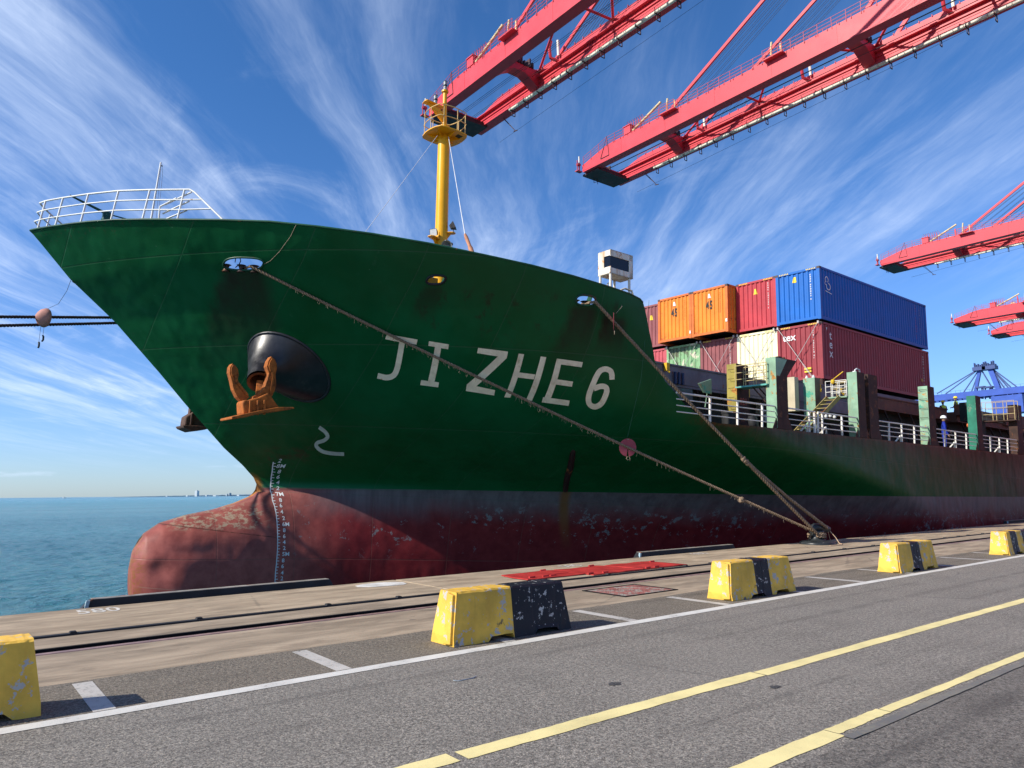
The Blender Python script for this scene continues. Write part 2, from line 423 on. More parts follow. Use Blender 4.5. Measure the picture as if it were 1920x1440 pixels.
# rail in its slot
rail=empty('crane_rail','brown steel crane rail running along the quay in a dark slot','rail',loc=(0,9.46,0))
mb=MB(); mb.prism([(-.035,-.10),(.035,-.10),(.055,-.012),(.045,.003),(-.045,.003),(-.055,-.012)],-60,700,'x'); mb.v=[(v[0],v[1],v[2]) for v in mb.v]
obj('rail_head',mb,RAILM,rail)
mb=MB(); mb.box((-60,-.075,-.128),(700,.16,-.10)); obj('rail_foot',mb,GROOVE,rail)
belt=empty('cable_belt','black rubber belt covering the cable trench seaward of the crane rail','cable cover',loc=(0,10.54,0))
mb=MB(); mb.prism([(-.07,-.01),(.07,-.01),(.06,.016),(-.06,.02)],-60,700,'x'); obj('rubber_strip',mb,DARK,belt)
rnd=random.Random(11); x=-3.0; clm=None
while x<46:
    mb=MB(); 
    if clm is None:
        mb.prism([(-.05,-.01),(.05,-.01),(.03,.03),(-.03,.03)],-.04,.04,'y'); clm=mb.mesh('clamp',DARK)
    o=link('clamp',clm,belt,loc=(x,rnd.uniform(-.02,.02),.012)); x+=rnd.uniform(.8,2.1)

# road
strip('road',ASPH,-60,700,-60,6.60,.004,2,kind='structure')
strip('road',ASPD,-60,700,-60,2.62,.008,120,0,.02,3,kind='structure')
strip('parking_strip',ASPB,-40,320,6.60,7.86,.004,900,0,.055,5,kind='structure',thick=.004)
mk=strip('road_marking',WLINE,-40,320,6.49,6.655,.008,1600,.009,.009,7,kind='structure')
def yl(a,b,y0,y1,seed,n):
    return strip('road_marking',YLINE,a,b,y0,y1,.008,n,.010,.010,seed,kind='structure')
yl(-6,2.72,3.99,4.15,1,120); yl(2.78,6.02,3.98,4.14,2,60); yl(6.035,60,3.965,4.115,3,400)
yl(-4,4.98,2.705,2.86,4,120); yl(4.99,5.75,2.755,2.86,8,30); yl(5.76,60,2.755,2.845,5,500)
strip('road_marking',m_line('faded road paint',(.19,.18,.145),1.6,3),4.95,12,2.63,2.70,.012,50,.01,.012,6,kind='structure')
for k in range(-1,70):
    x=1.205+2.012*k
    strip('bay_marking',BLINE,x-.08,x+.08,6.665,7.76,.0078,1,kind='structure')
# repair patch, numbers painted on the coping
mb=MB(); mb.prism([(6.16,12.30),(6.33,12.14),(6.62,12.05),(6.95,12.03),(7.06,12.12),(7.12,12.34),(7.02,12.50),(6.75,12.62),(6.42,12.60),(6.2,12.48)],.002,.006,'z')
obj('repair_patch',mb,m_concrete('pale mortar',(.62,.60,.55),False),quay)
def flat_text(s,x,y,size,mat,sx=1.0):
    vs,fs=text_poly(s,size); mb=MB(); mb.add([(x+v[0]*sx,y+v[1],.0045) for v in vs],fs)
    return obj('painted_number',mb,mat,quay,fix=False)
NUM=m_line('number paint',(.66,.62,.54),.95,4)
flat_text('580',2.07,12.42,.62,NUM,.62); flat_text('590',11.5,12.45,.5,NUM,.75); flat_text('600',16.2,12.5,.5,NUM,.75)

# fender frames sticking up at the quay edge
def fender(x0,x1,label):
    o=empty('fender_panel',label,'fender',loc=(x0,13.1,-1))
    mb=MB(); mb.prism([(0,-1.6),(x1-x0,-1.6),(x1-x0,.98),(x1-x0-.06,1.075),(.10,1.075),(-.02,.95)],.06,.22,'y'); obj('panel_frame',mb,STEELD,o)
    mb=MB(); mb.box((.12,.055,1.077),(x1-x0-.08,.225,1.086)); obj('top_edge',mb,paint('sunlit fender edge',(.28,.25,.21),.6,.3,4,rust=.3),o)  # paler strip: sunlight on the top edge put into the colour
    mb=MB()
    for xx in (.5,x1-x0-.9): mb.lathe([(.28,-.24),(.34,-.1),(.2,.06)],16,Matrix.Translation((xx+.2,0,-.1))@Matrix.Rotation(-math.pi/2,4,'X'))
    obj('rubber_block',mb,DARK,o)
    mb=MB(); mb.beam((-.02,.05,.6),(.06,.05,1.07),.05,.05); obj('corner_bar',mb,paint('pale blue steel',(.30,.42,.46),.5,.2,3),o)
fender(1.98,6.08,'black steel fender panel standing proud of the quay edge below the bulbous bow')
fender(14.55,18.75,'black fender panel with pale blue corner at the quay edge left of the bollard')
fender(40.6,46.0,'dark fender panel at the quay edge near the right side of the photo')

# ---------------------------------------------------------------- jersey barriers
YEL=paint('barrier yellow',(.72,.43,.06),.62,.2,2.6,chip=.46,ccol=(.42,.40,.37),cs=7,rust=.14,rcol=(.10,.075,.045),bmp=.45,bs=18,streak=.25,scol=(.30,.19,.04))
BLK=paint('barrier black',(.010,.011,.016),.55,.3,3,chip=.30,ccol=(.45,.43,.40),cs=12,rust=.12,rcol=(.09,.08,.07),bmp=.4)
def barrier(x,L,bands,label,seed,rz=0,y=6.81,chips=()):
    rnd=random.Random(seed)
    o=empty('concrete_barrier',label,'barrier',group='painted concrete barriers along the parking bays',loc=(x,y,.0045)); o.rotation_euler=(0,0,rz)
    H=.565; Wd=.47; tw=.30; e=.09   # ends slope in towards the top
    def sect(xx,dx=0):
        # profile across y at one station, foot to top; x shifts with height at the ends
        return [(0,0),(0.02,.10),((Wd-tw)/2-.02,H-.02),((Wd-tw)/2,H),(Wd-(Wd-tw)/2,H),(Wd-(Wd-tw)/2+.02,H-.02),(Wd-.02,.10),(Wd,0)]
    stations=[0]+[b[0] for b in bands[1:]]+[L]
    # foot cut-outs
    cuts=[(L*.27,L*.47),(L*.66,L*.86)]
    xs=sorted(set([0,.03,L-.03,L]+[b[0] for b in bands[1:]]+[c for q in cuts for c in q]+[c+.05 for q in cuts for c in q]+[L*i/12 for i in range(13)]))
    mb=MB(); prev=None
    for i,xx in enumerate(xs):
        pr=sect(xx); base=.0
        incut=any(a+.04<=xx<=b+.001 for a,b in cuts)
        lift=.055 if incut else 0.0
        vs=[]
        for (yy,zz) in pr:
            k=zz/H; ex=0
            if xx<=.031: ex=(e*k*k*.9)
            if xx>=L-.031: ex=-(e*k*k*.9)
            z=max(zz,lift+rnd.uniform(-.006,.006)) if zz<.06 else zz
            vs.append((xx+ex+rnd.uniform(-.004,.004),yy+rnd.uniform(-.004,.004),z+(rnd.uniform(-.004,.004) if zz>.06 else 0)))
        st=len(mb.v); mb.add(vs,[])
        if prev is not None:
            mid=(xs[i]+xs[i-1])/2; ci=[c for a,c in bands if a<=mid][-1]
            for j in range(7):
                mb.f.append((prev+j,prev+j+1,st+j+1,st+j)); mb.mi.append(ci); mb.sm.append(False)
            mb.f.append((prev+7,prev,st,st+7)); mb.mi.append(ci); mb.sm.append(False)
        prev=st
    n=len(mb.v); mb.f.append(tuple(range(8))); mb.mi.append(bands[0][1]); mb.sm.append(False)
    mb.f.append(tuple(reversed(range(n-8,n)))); mb.mi.append(bands[-1][1]); mb.sm.append(False)
    body=obj('block',mb,[YEL,BLK],o,bev=.012)
    # keyed end: one half of the end face stands proud
    kb=MB(); c0=0 if bands[0][1]==0 else 1; kb.cur=c0
    kb.add([(-.035,Wd*.36,.02),(-.035,Wd*.0+.03,.03),(e*.8-.035,(Wd-tw)/2+.0,H-.03),(e*.8-.035,Wd*.44,H-.01),(.02,Wd*.36,.02),(.02,.03,.03),(e+.01,(Wd-tw)/2,H-.03),(e+.01,Wd*.44,H-.01)],[(0,1,2,3),(4,7,6,5),(0,3,7,4),(1,5,6,2),(3,2,6,7),(0,4,5,1)])
    obj('end_key',kb,[YEL,BLK],o,bev=.008)
    # broken concrete at the foot
    ch=MB()
    for xx,yy,s in chips: ch.add([(xx,yy-.012,.0),(xx+s,yy-.012,.0),(xx+s*.8,yy+.012,s*.8),(xx+s*.1,yy+.012,s*.6),(xx+s*.5,yy+.05,.01)],[(0,1,2,3),(3,2,4),(1,4,2),(0,3,4)])
    if chips: obj('broken_corner',ch,m_concrete('raw concrete %d'%seed,(.22,.20,.17),False),o)
    return o
barrier(-.86,1.66,[(0,0)],'yellow barrier cut by the left edge of the photo, flaking to bare concrete',21,y=6.83)
barrier(4.56,1.72,[(0,0),(.84,1)],'barrier painted half yellow and half black, nearest the middle of the photo',22,.0,chips=((.0,.0,.07),))
barrier(9.58,1.74,[(0,0),(.66,1),(1.06,0)],'yellow barrier with one worn black band, second from the half black barrier',23,chips=((.28,.0,.06),))
barrier(15.12,1.72,[(0,0),(.62,1),(1.02,0)],'clean yellow barrier with a black band, between bollard and road line',24)
barrier(21.0,1.74,[(0,0),(.30,1),(.72,0),(1.1,1)],'striped yellow and black barrier at the right edge of the photo',25)

# red cover plates, grate
REDP=paint('red cover paint',(.42,.035,.03),.5,.2,3,chip=.14,ccol=(.20,.05,.04),rust=.1,bmp=.2)
rc=empty('trench_cover','bright red steel cover plates lying bent over the quay trench','steel cover',loc=(9.0,10.72,.0))
pl=[(0.0,.22,1.5,1.2),(1.52,.0,1.45,1.2),(3.0,.02,1.48,1.16)]
for i,(px,py,w,d) in enumerate(pl):
    mb=MB(); rr=random.Random(i)
    n=6; vs=[]
    for a in range(n+1):
        for b in range(3): vs.append((px+w*a/n+(.12 if (i==0 and b==2 and a==0) else 0),py+(d-py)*b/2,.022+rr.uniform(-.006,.012)))
    fs=[(3*a+b,3*a+3+b,3*a+4+b,3*a+1+b) for a in range(n) for b in range(2)]
    mb.add(vs,fs); o=obj('cover_plate',mb,REDP,rc,fix=False); s=o.modifiers.new('t','SOLIDIFY'); s.thickness=.018
mb=MB()
for px,py in ((.55,.35),(.75,.36),(1.55,.12),(1.9,.05),(2.6,1.17),(1.2,1.18),(3.2,.06),(3.5,.08),(4.3,.9),(.25,.4)):
    mb=MB(); mb.tube([(px-.07,py,.035),(px+.07,py,.04)],.022,8); obj('hinge',mb,REDP,rc)
mb=MB(); mb.beam((.6,.42,.045),(1.2,.40,.05),.02,.012); obj('crease',mb,REDP,rc)
gr=empty('drain_grate','square red chequered hatch plate let into the apron, worn to grey','hatch',loc=(8.8,8.26,.0))
mb=MB(); mb.box((-.05,-.04,.001),(1.25,.0,.012)); mb.box((-.05,.91,.001),(1.25,.95,.012)); mb.box((-.05,0,.001),(0,.91,.012)); mb.box((1.2,0,.001),(1.25,.91,.012)); obj('frame',mb,GROOVE,gr)
mb=MB(); mb.box((.0,.0,.001),(1.2,.91,.006))
for i in range(24):
    for j in range(18):
        x=.05+i*.048; y=.05+j*.048; a=.014 if (i+j)%2 else -.014
        mb.beam((x-.014,y-a,.0065),(x+.014,y+a,.0065),.008,.006)
obj('chequer_plate',mb,paint('worn red plate',(.30,.12,.10),.6,.35,2.5,chip=.75,ccol=(.30,.27,.23),cs=5),gr)

# bits lying on the road
o=empty('steel_rod','short bent steel rod lying on the road in front of the half black barrier','rod',loc=(3.80,5.62,.0045))
mb=MB(); mb.tube([(-.02,.03,.004),(.0,-.01,.004),(.16,-.01,.004),(.21,.01,.008)],.005,6); obj('bar',mb,paint('dull zinc',(.33,.36,.38),.4,.2,5,metal=.5),o)
STAIN=m_asphalt('oil stained asphalt',(.055,.055,.055))
for x,y,r in ((4.78,4.65,.05),(5.73,3.70,.04)):
    mb=MB(); q=[]; rr=random.Random(int(x*100))
    for k in range(14): a=2*math.pi*k/14; q.append((x+math.cos(a)*r*1.5*rr.uniform(.7,1.2),y+math.sin(a)*r*rr.uniform(.6,1.2)))
    mb.prism(q,.0085,.0088,'z'); obj('oil_stain',mb,STAIN,None,kind='structure')

# ---------------------------------------------------------------- bollard
BOLM=paint('black bollard paint',(.028,.032,.034),.38,.35,3,chip=.14,ccol=(.20,.20,.19),rust=.1,bmp=.25)
bo=empty('mooring_bollard','black horned mooring bollard on the quay edge holding the bow ropes','bollard',loc=(21.55,12.15,0))
mb=MB(); mb.lathe([(.52,0),(.52,.05),(.47,.085),(.40,.10),(.27,.12),(.0,.12)],32); obj('base',mb,BOLM,bo)
mb=MB(); mb.lathe([(.27,.11),(.21,.17),(.18,.26),(.19,.34),(.23,.40),(.0,.42)],28); obj('neck',mb,BOLM,bo)
mb=MB(); mb.tube([(-.30,.05,.46),(-.24,.03,.475),(-.08,.0,.50),(.15,-.03,.49),(.42,-.07,.45),(.56,-.09,.425),(.63,-.10,.41)],[.03,.095,.135,.14,.12,.085,.02],18); obj('horn',mb,BOLM,bo)
# ---------------------------------------------------------------- hull form (ship coordinates: x aft, y to port, z up)
ST=[(-4.5,8.2),(-3.5,6.6),(-2.5,5.5),(-1.9,5.15),(-1.3,5.03),(-0.82,4.97),(-0.35,4.93),(0.13,4.99),(0.4,5.1),(0.6,5.25),(0.91,5.68),(1.15,6.45),(1.31,7.26),(1.52,7.93),(1.68,8.3),(1.75,8.45),(1.95,8.58),(2.14,8.62),(2.37,8.5),(2.77,8.11),(3.32,7.46),(4.72,6.11),(5.59,5.32),(7.06,3.91),(8.18,2.61),(9.11,1.78),(9.3,1.6),(9.42,1.51),(9.6,1.4)]
ZS=np.array([a for a,b in ST]);XS=np.array([b for a,b in ST])
def stem(z): return np.interp(z,ZS,XS)
# hull waterline stem (no bulb)
def stemh(z): return np.where(np.asarray(z)>2.14,stem(z),8.62+0.0*np.asarray(z)+np.clip(0-np.asarray(z),0,9)*.1)
def sm(a,b,x): t=np.clip((x-a)/(b-a),0,1); return t*t*(3-2*t)
_ZT=np.linspace(-6,10,321)
def _tab(z,v):
    y=np.interp(_ZT,z,v); k=np.hanning(41); k/=k.sum(); return np.convolve(np.pad(y,20,mode='edge'),k,'valid')
_LE=_tab([-6,0,1,2,3,4,5,6,7.5,10],[34,29,27,24.5,20.2,15.6,13.9,13.2,12.6,12.0])
_PP=_tab([-6,0,2,3,4.35,6,7.5,10],[1.42,1.45,1.50,1.64,1.93,2.0,2.03,2.06])
def hb(x,z):
    x=np.asarray(x,float); z=np.asarray(z,float)
    Le=np.interp(z,_ZT,_LE); p=np.interp(z,_ZT,_PP); q=.93+.07*np.clip((6-z)/5,0,1)
    t=np.clip((x-stemh(z))/Le,0,1)
    b=11*(1-(1-t)**p)**q
    # bilge
    b=b*(1-.25*np.clip((-1-z)/4,0,1)**2*(1-np.clip((x-12)/25,0,1)))
    # bulb
    zc=-.85
    xt=[4.9,4.99,5.25,5.68,6.45,7.26,7.93,8.45,8.62,12,20]; zt=[-.6,.13,.6,.91,1.15,1.31,1.52,1.75,1.9,2.0,2.0]
    hz=np.interp(x,xt,zt)-zc
    hb_=np.where(z>zc,hz,np.interp(x,[4.9,5.0,5.5,6.6,8.2,12],[.2,.7,1.8,2.8,3.7,4]))
    r=np.clip(np.abs(z-zc)/hb_,0,1)
    Bb=1.45*np.sqrt(np.clip(1-np.exp(-(x-4.9)/1.3),0,1))*(1-.8*sm(14,22,x))
    bb=Bb*(1-r**2.3)**.5
    k=2.0
    return np.clip((b**k+bb**k)**(1/k),0,11.0)
def ztop(x):
    x=np.asarray(x,float)
    za=np.interp(x,[1.4,2.95,4.5,6.3,8.6,10.9,12.6,14.6,15.6],[9.43,9.33,9.14,8.95,8.60,8.25,8.05,7.84,7.74])
    zb=np.interp(x,[15.6,15.75,16.05,16.44,16.98,17.97,19.02,19.6,60],[7.7,7.6,6.83,5.98,5.45,4.82,4.4,4.35,4.35])
    return np.where(x<15.6,za,zb)

LET= {'J':[[(9.54,6.395),(10.233,6.261),(10.265,6.138),(10.015,6.184),(9.878,6.203),(9.562,6.274)],[(9.882,6.208),(9.894,6.166),(10.02,6.143),(10.005,6.184)],[(9.894,6.166),(9.906,6.125),(10.033,6.102),(10.02,6.143)],[(9.906,6.125),(9.919,6.085),(10.046,6.062),(10.033,6.102)],[(9.919,6.085),(9.934,6.044),(10.058,6.019),(10.046,6.062)],[(9.934,6.044),(9.948,5.998),(10.075,5.974),(10.058,6.019)],[(9.948,5.998),(9.966,5.949),(10.091,5.923),(10.075,5.974)],[(9.966,5.949),(9.986,5.888),(10.111,5.863),(10.091,5.923)],[(9.986,5.888),(10.01,5.821),(10.136,5.796),(10.111,5.863)],[(10.01,5.821),(10.033,5.749),(10.162,5.724),(10.136,5.796)],[(10.033,5.749),(10.058,5.68),(10.187,5.652),(10.162,5.724)],[(10.058,5.68),(10.08,5.618),(10.208,5.584),(10.187,5.652)],[(10.08,5.618),(10.092,5.566),(10.225,5.527),(10.208,5.584)],[(10.092,5.566),(10.103,5.526),(10.236,5.479),(10.225,5.527)],[(10.103,5.526),(10.108,5.494),(10.243,5.439),(10.236,5.479)],[(10.108,5.494),(10.111,5.469),(10.249,5.402),(10.243,5.439)],[(10.111,5.469),(10.112,5.451),(10.25,5.37),(10.249,5.402)],[(10.112,5.451),(10.111,5.436),(10.247,5.34),(10.25,5.37)],[(10.111,5.436),(10.105,5.422),(10.238,5.313),(10.247,5.34)],[(10.105,5.422),(10.1,5.411),(10.224,5.29),(10.238,5.313)],[(10.1,5.411),(10.09,5.402),(10.206,5.271),(10.224,5.29)],[(10.09,5.402),(10.08,5.395),(10.184,5.257),(10.206,5.271)],[(10.08,5.395),(10.063,5.389),(10.159,5.248),(10.184,5.257)],[(10.063,5.389),(10.045,5.386),(10.129,5.242),(10.159,5.248)],[(10.045,5.386),(10.025,5.385),(10.097,5.24),(10.129,5.242)],[(10.025,5.385),(10.001,5.386),(10.06,5.242),(10.097,5.24)],[(10.001,5.386),(9.973,5.392),(10.023,5.25),(10.06,5.242)],[(9.973,5.392),(9.937,5.4),(9.981,5.26),(10.023,5.25)],[(9.937,5.4),(9.899,5.41),(9.943,5.272),(9.981,5.26)],[(9.899,5.41),(9.862,5.422),(9.905,5.282),(9.943,5.272)],[(9.862,5.422),(9.823,5.431),(9.869,5.291),(9.905,5.282)]],'I':[[(10.49,6.223),(10.949,6.148),(10.985,6.028),(10.825,6.054),(10.68,6.083),(10.528,6.109)],[(10.68,6.083),(10.825,6.054),(11.124,5.21),(10.976,5.225)],[(10.817,5.249),(10.976,5.225),(11.124,5.21),(11.231,5.191),(11.287,5.063),(10.869,5.12)]],'Z':[[(11.619,6.074),(12.333,5.999),(12.387,5.838),(11.661,5.943)],[(12.166,5.871),(12.387,5.838),(12.09,5.073),(11.871,5.151)],[(11.864,5.15),(12.585,5.009),(12.652,4.87),(11.945,4.977)]],'H':[[(12.605,5.957),(12.738,5.945),(13.058,4.821),(12.912,4.83)],[(13.16,5.906),(13.304,5.892),(13.621,4.752),(13.465,4.773)],[(12.843,5.483),(13.274,5.439),(13.31,5.31),(12.875,5.354)]],'E':[[(13.581,5.868),(14.289,5.809),(14.323,5.673),(13.615,5.734)],[(13.615,5.734),(13.761,5.721),(14.026,4.839),(13.862,4.85)],[(13.864,5.333),(14.302,5.288),(14.353,5.152),(13.904,5.198)],[(13.819,4.857),(14.537,4.784),(14.615,4.642),(13.888,4.717)]],'6':[[(15.382,5.4),(15.357,5.44),(15.213,5.424),(15.238,5.382)],[(15.357,5.44),(15.338,5.483),(15.189,5.468),(15.213,5.424)],[(15.338,5.483),(15.313,5.528),(15.165,5.506),(15.189,5.468)],[(15.313,5.528),(15.284,5.573),(15.149,5.537),(15.165,5.506)],[(15.284,5.573),(15.247,5.618),(15.132,5.553),(15.149,5.537)],[(15.247,5.618),(15.206,5.657),(15.124,5.561),(15.132,5.553)],[(15.206,5.657),(15.16,5.685),(15.114,5.567),(15.124,5.561)],[(15.16,5.685),(15.118,5.704),(15.103,5.574),(15.114,5.567)],[(15.118,5.704),(15.079,5.715),(15.08,5.579),(15.103,5.574)],[(15.079,5.715),(15.049,5.724),(15.06,5.584),(15.08,5.579)],[(15.049,5.724),(15.016,5.731),(15.043,5.588),(15.06,5.584)],[(15.016,5.731),(14.978,5.735),(15.029,5.59),(15.043,5.588)],[(14.978,5.735),(14.943,5.734),(15.019,5.591),(15.029,5.59)],[(14.943,5.734),(14.912,5.73),(15.005,5.588),(15.019,5.591)],[(14.912,5.73),(14.88,5.72),(14.99,5.583),(15.005,5.588)],[(14.88,5.72),(14.858,5.71),(14.97,5.576),(14.99,5.583)],[(14.858,5.71),(14.831,5.696),(14.957,5.569),(14.97,5.576)],[(14.831,5.696),(14.802,5.676),(14.945,5.56),(14.957,5.569)],[(14.802,5.676),(14.783,5.646),(14.937,5.548),(14.945,5.56)],[(14.783,5.646),(14.767,5.607),(14.929,5.527),(14.937,5.548)],[(14.767,5.607),(14.759,5.558),(14.92,5.49),(14.929,5.527)],[(14.759,5.558),(14.754,5.502),(14.921,5.443),(14.92,5.49)],[(14.754,5.502),(14.754,5.442),(14.92,5.387),(14.921,5.443)],[(14.754,5.442),(14.76,5.379),(14.923,5.326),(14.92,5.387)],[(14.76,5.379),(14.768,5.317),(14.933,5.266),(14.923,5.326)],[(14.768,5.317),(14.775,5.25),(14.941,5.201),(14.933,5.266)],[(14.775,5.25),(14.789,5.179),(14.952,5.131),(14.941,5.201)],[(14.789,5.179),(14.805,5.105),(14.97,5.061),(14.952,5.131)],[(14.805,5.105),(14.821,5.034),(14.985,4.995),(14.97,5.061)],[(14.821,5.034),(14.847,4.969),(15.005,4.94),(14.985,4.995)],[(14.847,4.969),(14.873,4.911),(15.026,4.895),(15.005,4.94)],[(14.873,4.911),(14.904,4.858),(15.05,4.855),(15.026,4.895)],[(14.904,4.858),(14.938,4.809),(15.074,4.821),(15.05,4.855)],[(14.938,4.809),(14.974,4.765),(15.098,4.793),(15.074,4.821)],[(14.974,4.765),(15.013,4.723),(15.121,4.77),(15.098,4.793)],[(15.013,4.723),(15.062,4.683),(15.135,4.755),(15.121,4.77)],[(15.062,4.683),(15.114,4.649),(15.151,4.745),(15.135,4.755)],[(15.114,4.649),(15.162,4.622),(15.166,4.736),(15.151,4.745)],[(15.162,4.622),(15.207,4.602),(15.185,4.728),(15.166,4.736)],[(15.207,4.602),(15.249,4.587),(15.2,4.721),(15.185,4.728)],[(15.249,4.587),(15.289,4.575),(15.22,4.717),(15.2,4.721)],[(15.289,4.575),(15.329,4.569),(15.235,4.715),(15.22,4.717)],[(15.329,4.569),(15.367,4.568),(15.246,4.714),(15.235,4.715)],[(15.367,4.568),(15.403,4.574),(15.258,4.716),(15.246,4.714)],[(15.403,4.574),(15.431,4.586),(15.274,4.722),(15.258,4.716)],[(15.431,4.586),(15.452,4.602),(15.288,4.732),(15.274,4.722)],[(15.452,4.602),(15.474,4.623),(15.3,4.745),(15.288,4.732)],[(15.474,4.623),(15.488,4.65),(15.311,4.762),(15.3,4.745)],[(15.488,4.65),(15.501,4.686),(15.32,4.782),(15.311,4.762)],[(15.501,4.686),(15.5,4.729),(15.322,4.808),(15.32,4.782)],[(15.5,4.729),(15.493,4.782),(15.316,4.846),(15.322,4.808)],[(15.493,4.782),(15.482,4.844),(15.309,4.898),(15.316,4.846)],[(15.482,4.844),(15.467,4.908),(15.295,4.955),(15.309,4.898)],[(15.467,4.908),(15.45,4.969),(15.279,5.009),(15.295,4.955)],[(15.45,4.969),(15.433,5.022),(15.268,5.052),(15.279,5.009)],[(15.433,5.022),(15.416,5.067),(15.257,5.081),(15.268,5.052)],[(15.416,5.067),(15.39,5.108),(15.244,5.101),(15.257,5.081)],[(15.39,5.108),(15.363,5.149),(15.238,5.112),(15.244,5.101)],[(15.363,5.149),(15.327,5.187),(15.23,5.116),(15.238,5.112)],[(15.327,5.187),(15.284,5.222),(15.23,5.117),(15.23,5.116)],[(15.284,5.222),(15.232,5.247),(15.227,5.119),(15.23,5.117)],[(15.232,5.247),(15.182,5.263),(15.218,5.123),(15.227,5.119)],[(15.182,5.263),(15.141,5.271),(15.197,5.125),(15.218,5.123)],[(15.141,5.271),(15.094,5.272),(15.174,5.126),(15.197,5.125)],[(15.094,5.272),(15.053,5.268),(15.154,5.125),(15.174,5.126)],[(15.053,5.268),(15.015,5.259),(15.129,5.119),(15.154,5.125)],[(15.015,5.259),(14.977,5.243),(15.103,5.107),(15.129,5.119)],[(14.977,5.243),(14.941,5.225),(15.074,5.092),(15.103,5.107)],[(14.941,5.225),(14.909,5.208),(15.04,5.074),(15.074,5.092)],[(14.909,5.208),(14.878,5.192),(15.012,5.058),(15.04,5.074)]],'two':[[(9.382,3.927),(9.426,3.901),(9.421,3.988),(9.376,4.013)],[(9.426,3.901),(9.471,3.875),(9.466,3.963),(9.421,3.988)],[(9.471,3.875),(9.514,3.85),(9.511,3.936),(9.466,3.963)],[(9.514,3.85),(9.553,3.827),(9.558,3.908),(9.511,3.936)],[(9.553,3.827),(9.587,3.804),(9.602,3.878),(9.558,3.908)],[(9.587,3.804),(9.62,3.779),(9.644,3.846),(9.602,3.878)],[(9.62,3.779),(9.651,3.754),(9.685,3.813),(9.644,3.846)],[(9.651,3.754),(9.677,3.731),(9.724,3.777),(9.685,3.813)],[(9.677,3.731),(9.692,3.713),(9.761,3.738),(9.724,3.777)],[(9.692,3.713),(9.699,3.703),(9.792,3.694),(9.761,3.738)],[(9.699,3.703),(9.701,3.697),(9.809,3.651),(9.792,3.694)],[(9.701,3.697),(9.703,3.685),(9.811,3.616),(9.809,3.651)],[(9.703,3.685),(9.699,3.67),(9.807,3.588),(9.811,3.616)],[(9.699,3.67),(9.692,3.652),(9.797,3.564),(9.807,3.588)],[(9.692,3.652),(9.683,3.637),(9.785,3.541),(9.797,3.564)],[(9.683,3.637),(9.668,3.623),(9.761,3.521),(9.785,3.541)],[(9.668,3.623),(9.644,3.61),(9.733,3.505),(9.761,3.521)],[(9.644,3.61),(9.615,3.597),(9.705,3.492),(9.733,3.505)],[(9.615,3.597),(9.588,3.581),(9.681,3.479),(9.705,3.492)],[(9.588,3.581),(9.569,3.558),(9.671,3.468),(9.681,3.479)],[(9.569,3.558),(9.562,3.529),(9.669,3.458),(9.671,3.468)],[(9.562,3.529),(9.563,3.496),(9.669,3.449),(9.669,3.458)],[(9.563,3.496),(9.577,3.456),(9.672,3.445),(9.669,3.449)],[(9.577,3.456),(9.604,3.413),(9.675,3.44),(9.672,3.445)],[(9.604,3.413),(9.639,3.373),(9.685,3.43),(9.675,3.44)],[(9.639,3.373),(9.682,3.336),(9.707,3.409),(9.685,3.43)],[(9.682,3.336),(9.731,3.299),(9.744,3.382),(9.707,3.409)],[(9.731,3.299),(9.788,3.263),(9.788,3.353),(9.744,3.382)],[(9.788,3.263),(9.847,3.229),(9.833,3.326),(9.788,3.353)],[(9.847,3.229),(9.907,3.201),(9.88,3.305),(9.833,3.326)],[(9.907,3.201),(9.966,3.181),(9.925,3.289),(9.88,3.305)],[(9.966,3.181),(10.026,3.165),(9.976,3.277),(9.925,3.289)],[(10.026,3.165),(10.086,3.154),(10.029,3.266),(9.976,3.277)],[(10.086,3.154),(10.146,3.145),(10.085,3.258),(10.029,3.266)],[(10.146,3.145),(10.206,3.137),(10.144,3.25),(10.085,3.258)],[(10.206,3.137),(10.267,3.131),(10.202,3.244),(10.144,3.25)],[(10.267,3.131),(10.332,3.127),(10.261,3.241),(10.202,3.244)],[(10.332,3.127),(10.396,3.125),(10.323,3.238),(10.261,3.241)],[(10.396,3.125),(10.457,3.123),(10.387,3.237),(10.323,3.238)],[(10.457,3.123),(10.522,3.12),(10.449,3.234),(10.387,3.237)]]}
DM= [('2',8.948,2.929),('8M',9.044,2.756),('8',9.064,2.574),('6',9.093,2.396),('4',9.127,2.208),('2',9.151,2.015),('7M',9.17,1.822),('8',9.135,1.627),('6',9.108,1.456),('4',9.104,1.252),('2',9.135,1.048),('6M',9.189,0.857),('8',9.128,0.668),('6',9.12,0.478),('4',9.117,0.289),('2',9.117,0.105),('5M',9.168,-0.085),('8',9.09,-0.284),('6',9.078,-0.464),('4',9.08,-0.669),('2',9.078,-0.849),('4M',9.139,-1.02)]
DML= [(8.835,2.891),(8.921,2.562),(8.98,2.204),(8.99,1.891),(8.923,1.634),(8.948,1.422),(8.958,1.125),(8.953,0.662),(8.946,0.16),(8.928,-0.215),(8.904,-0.631),(8.906,-1.09),(8.913,-1.298)]
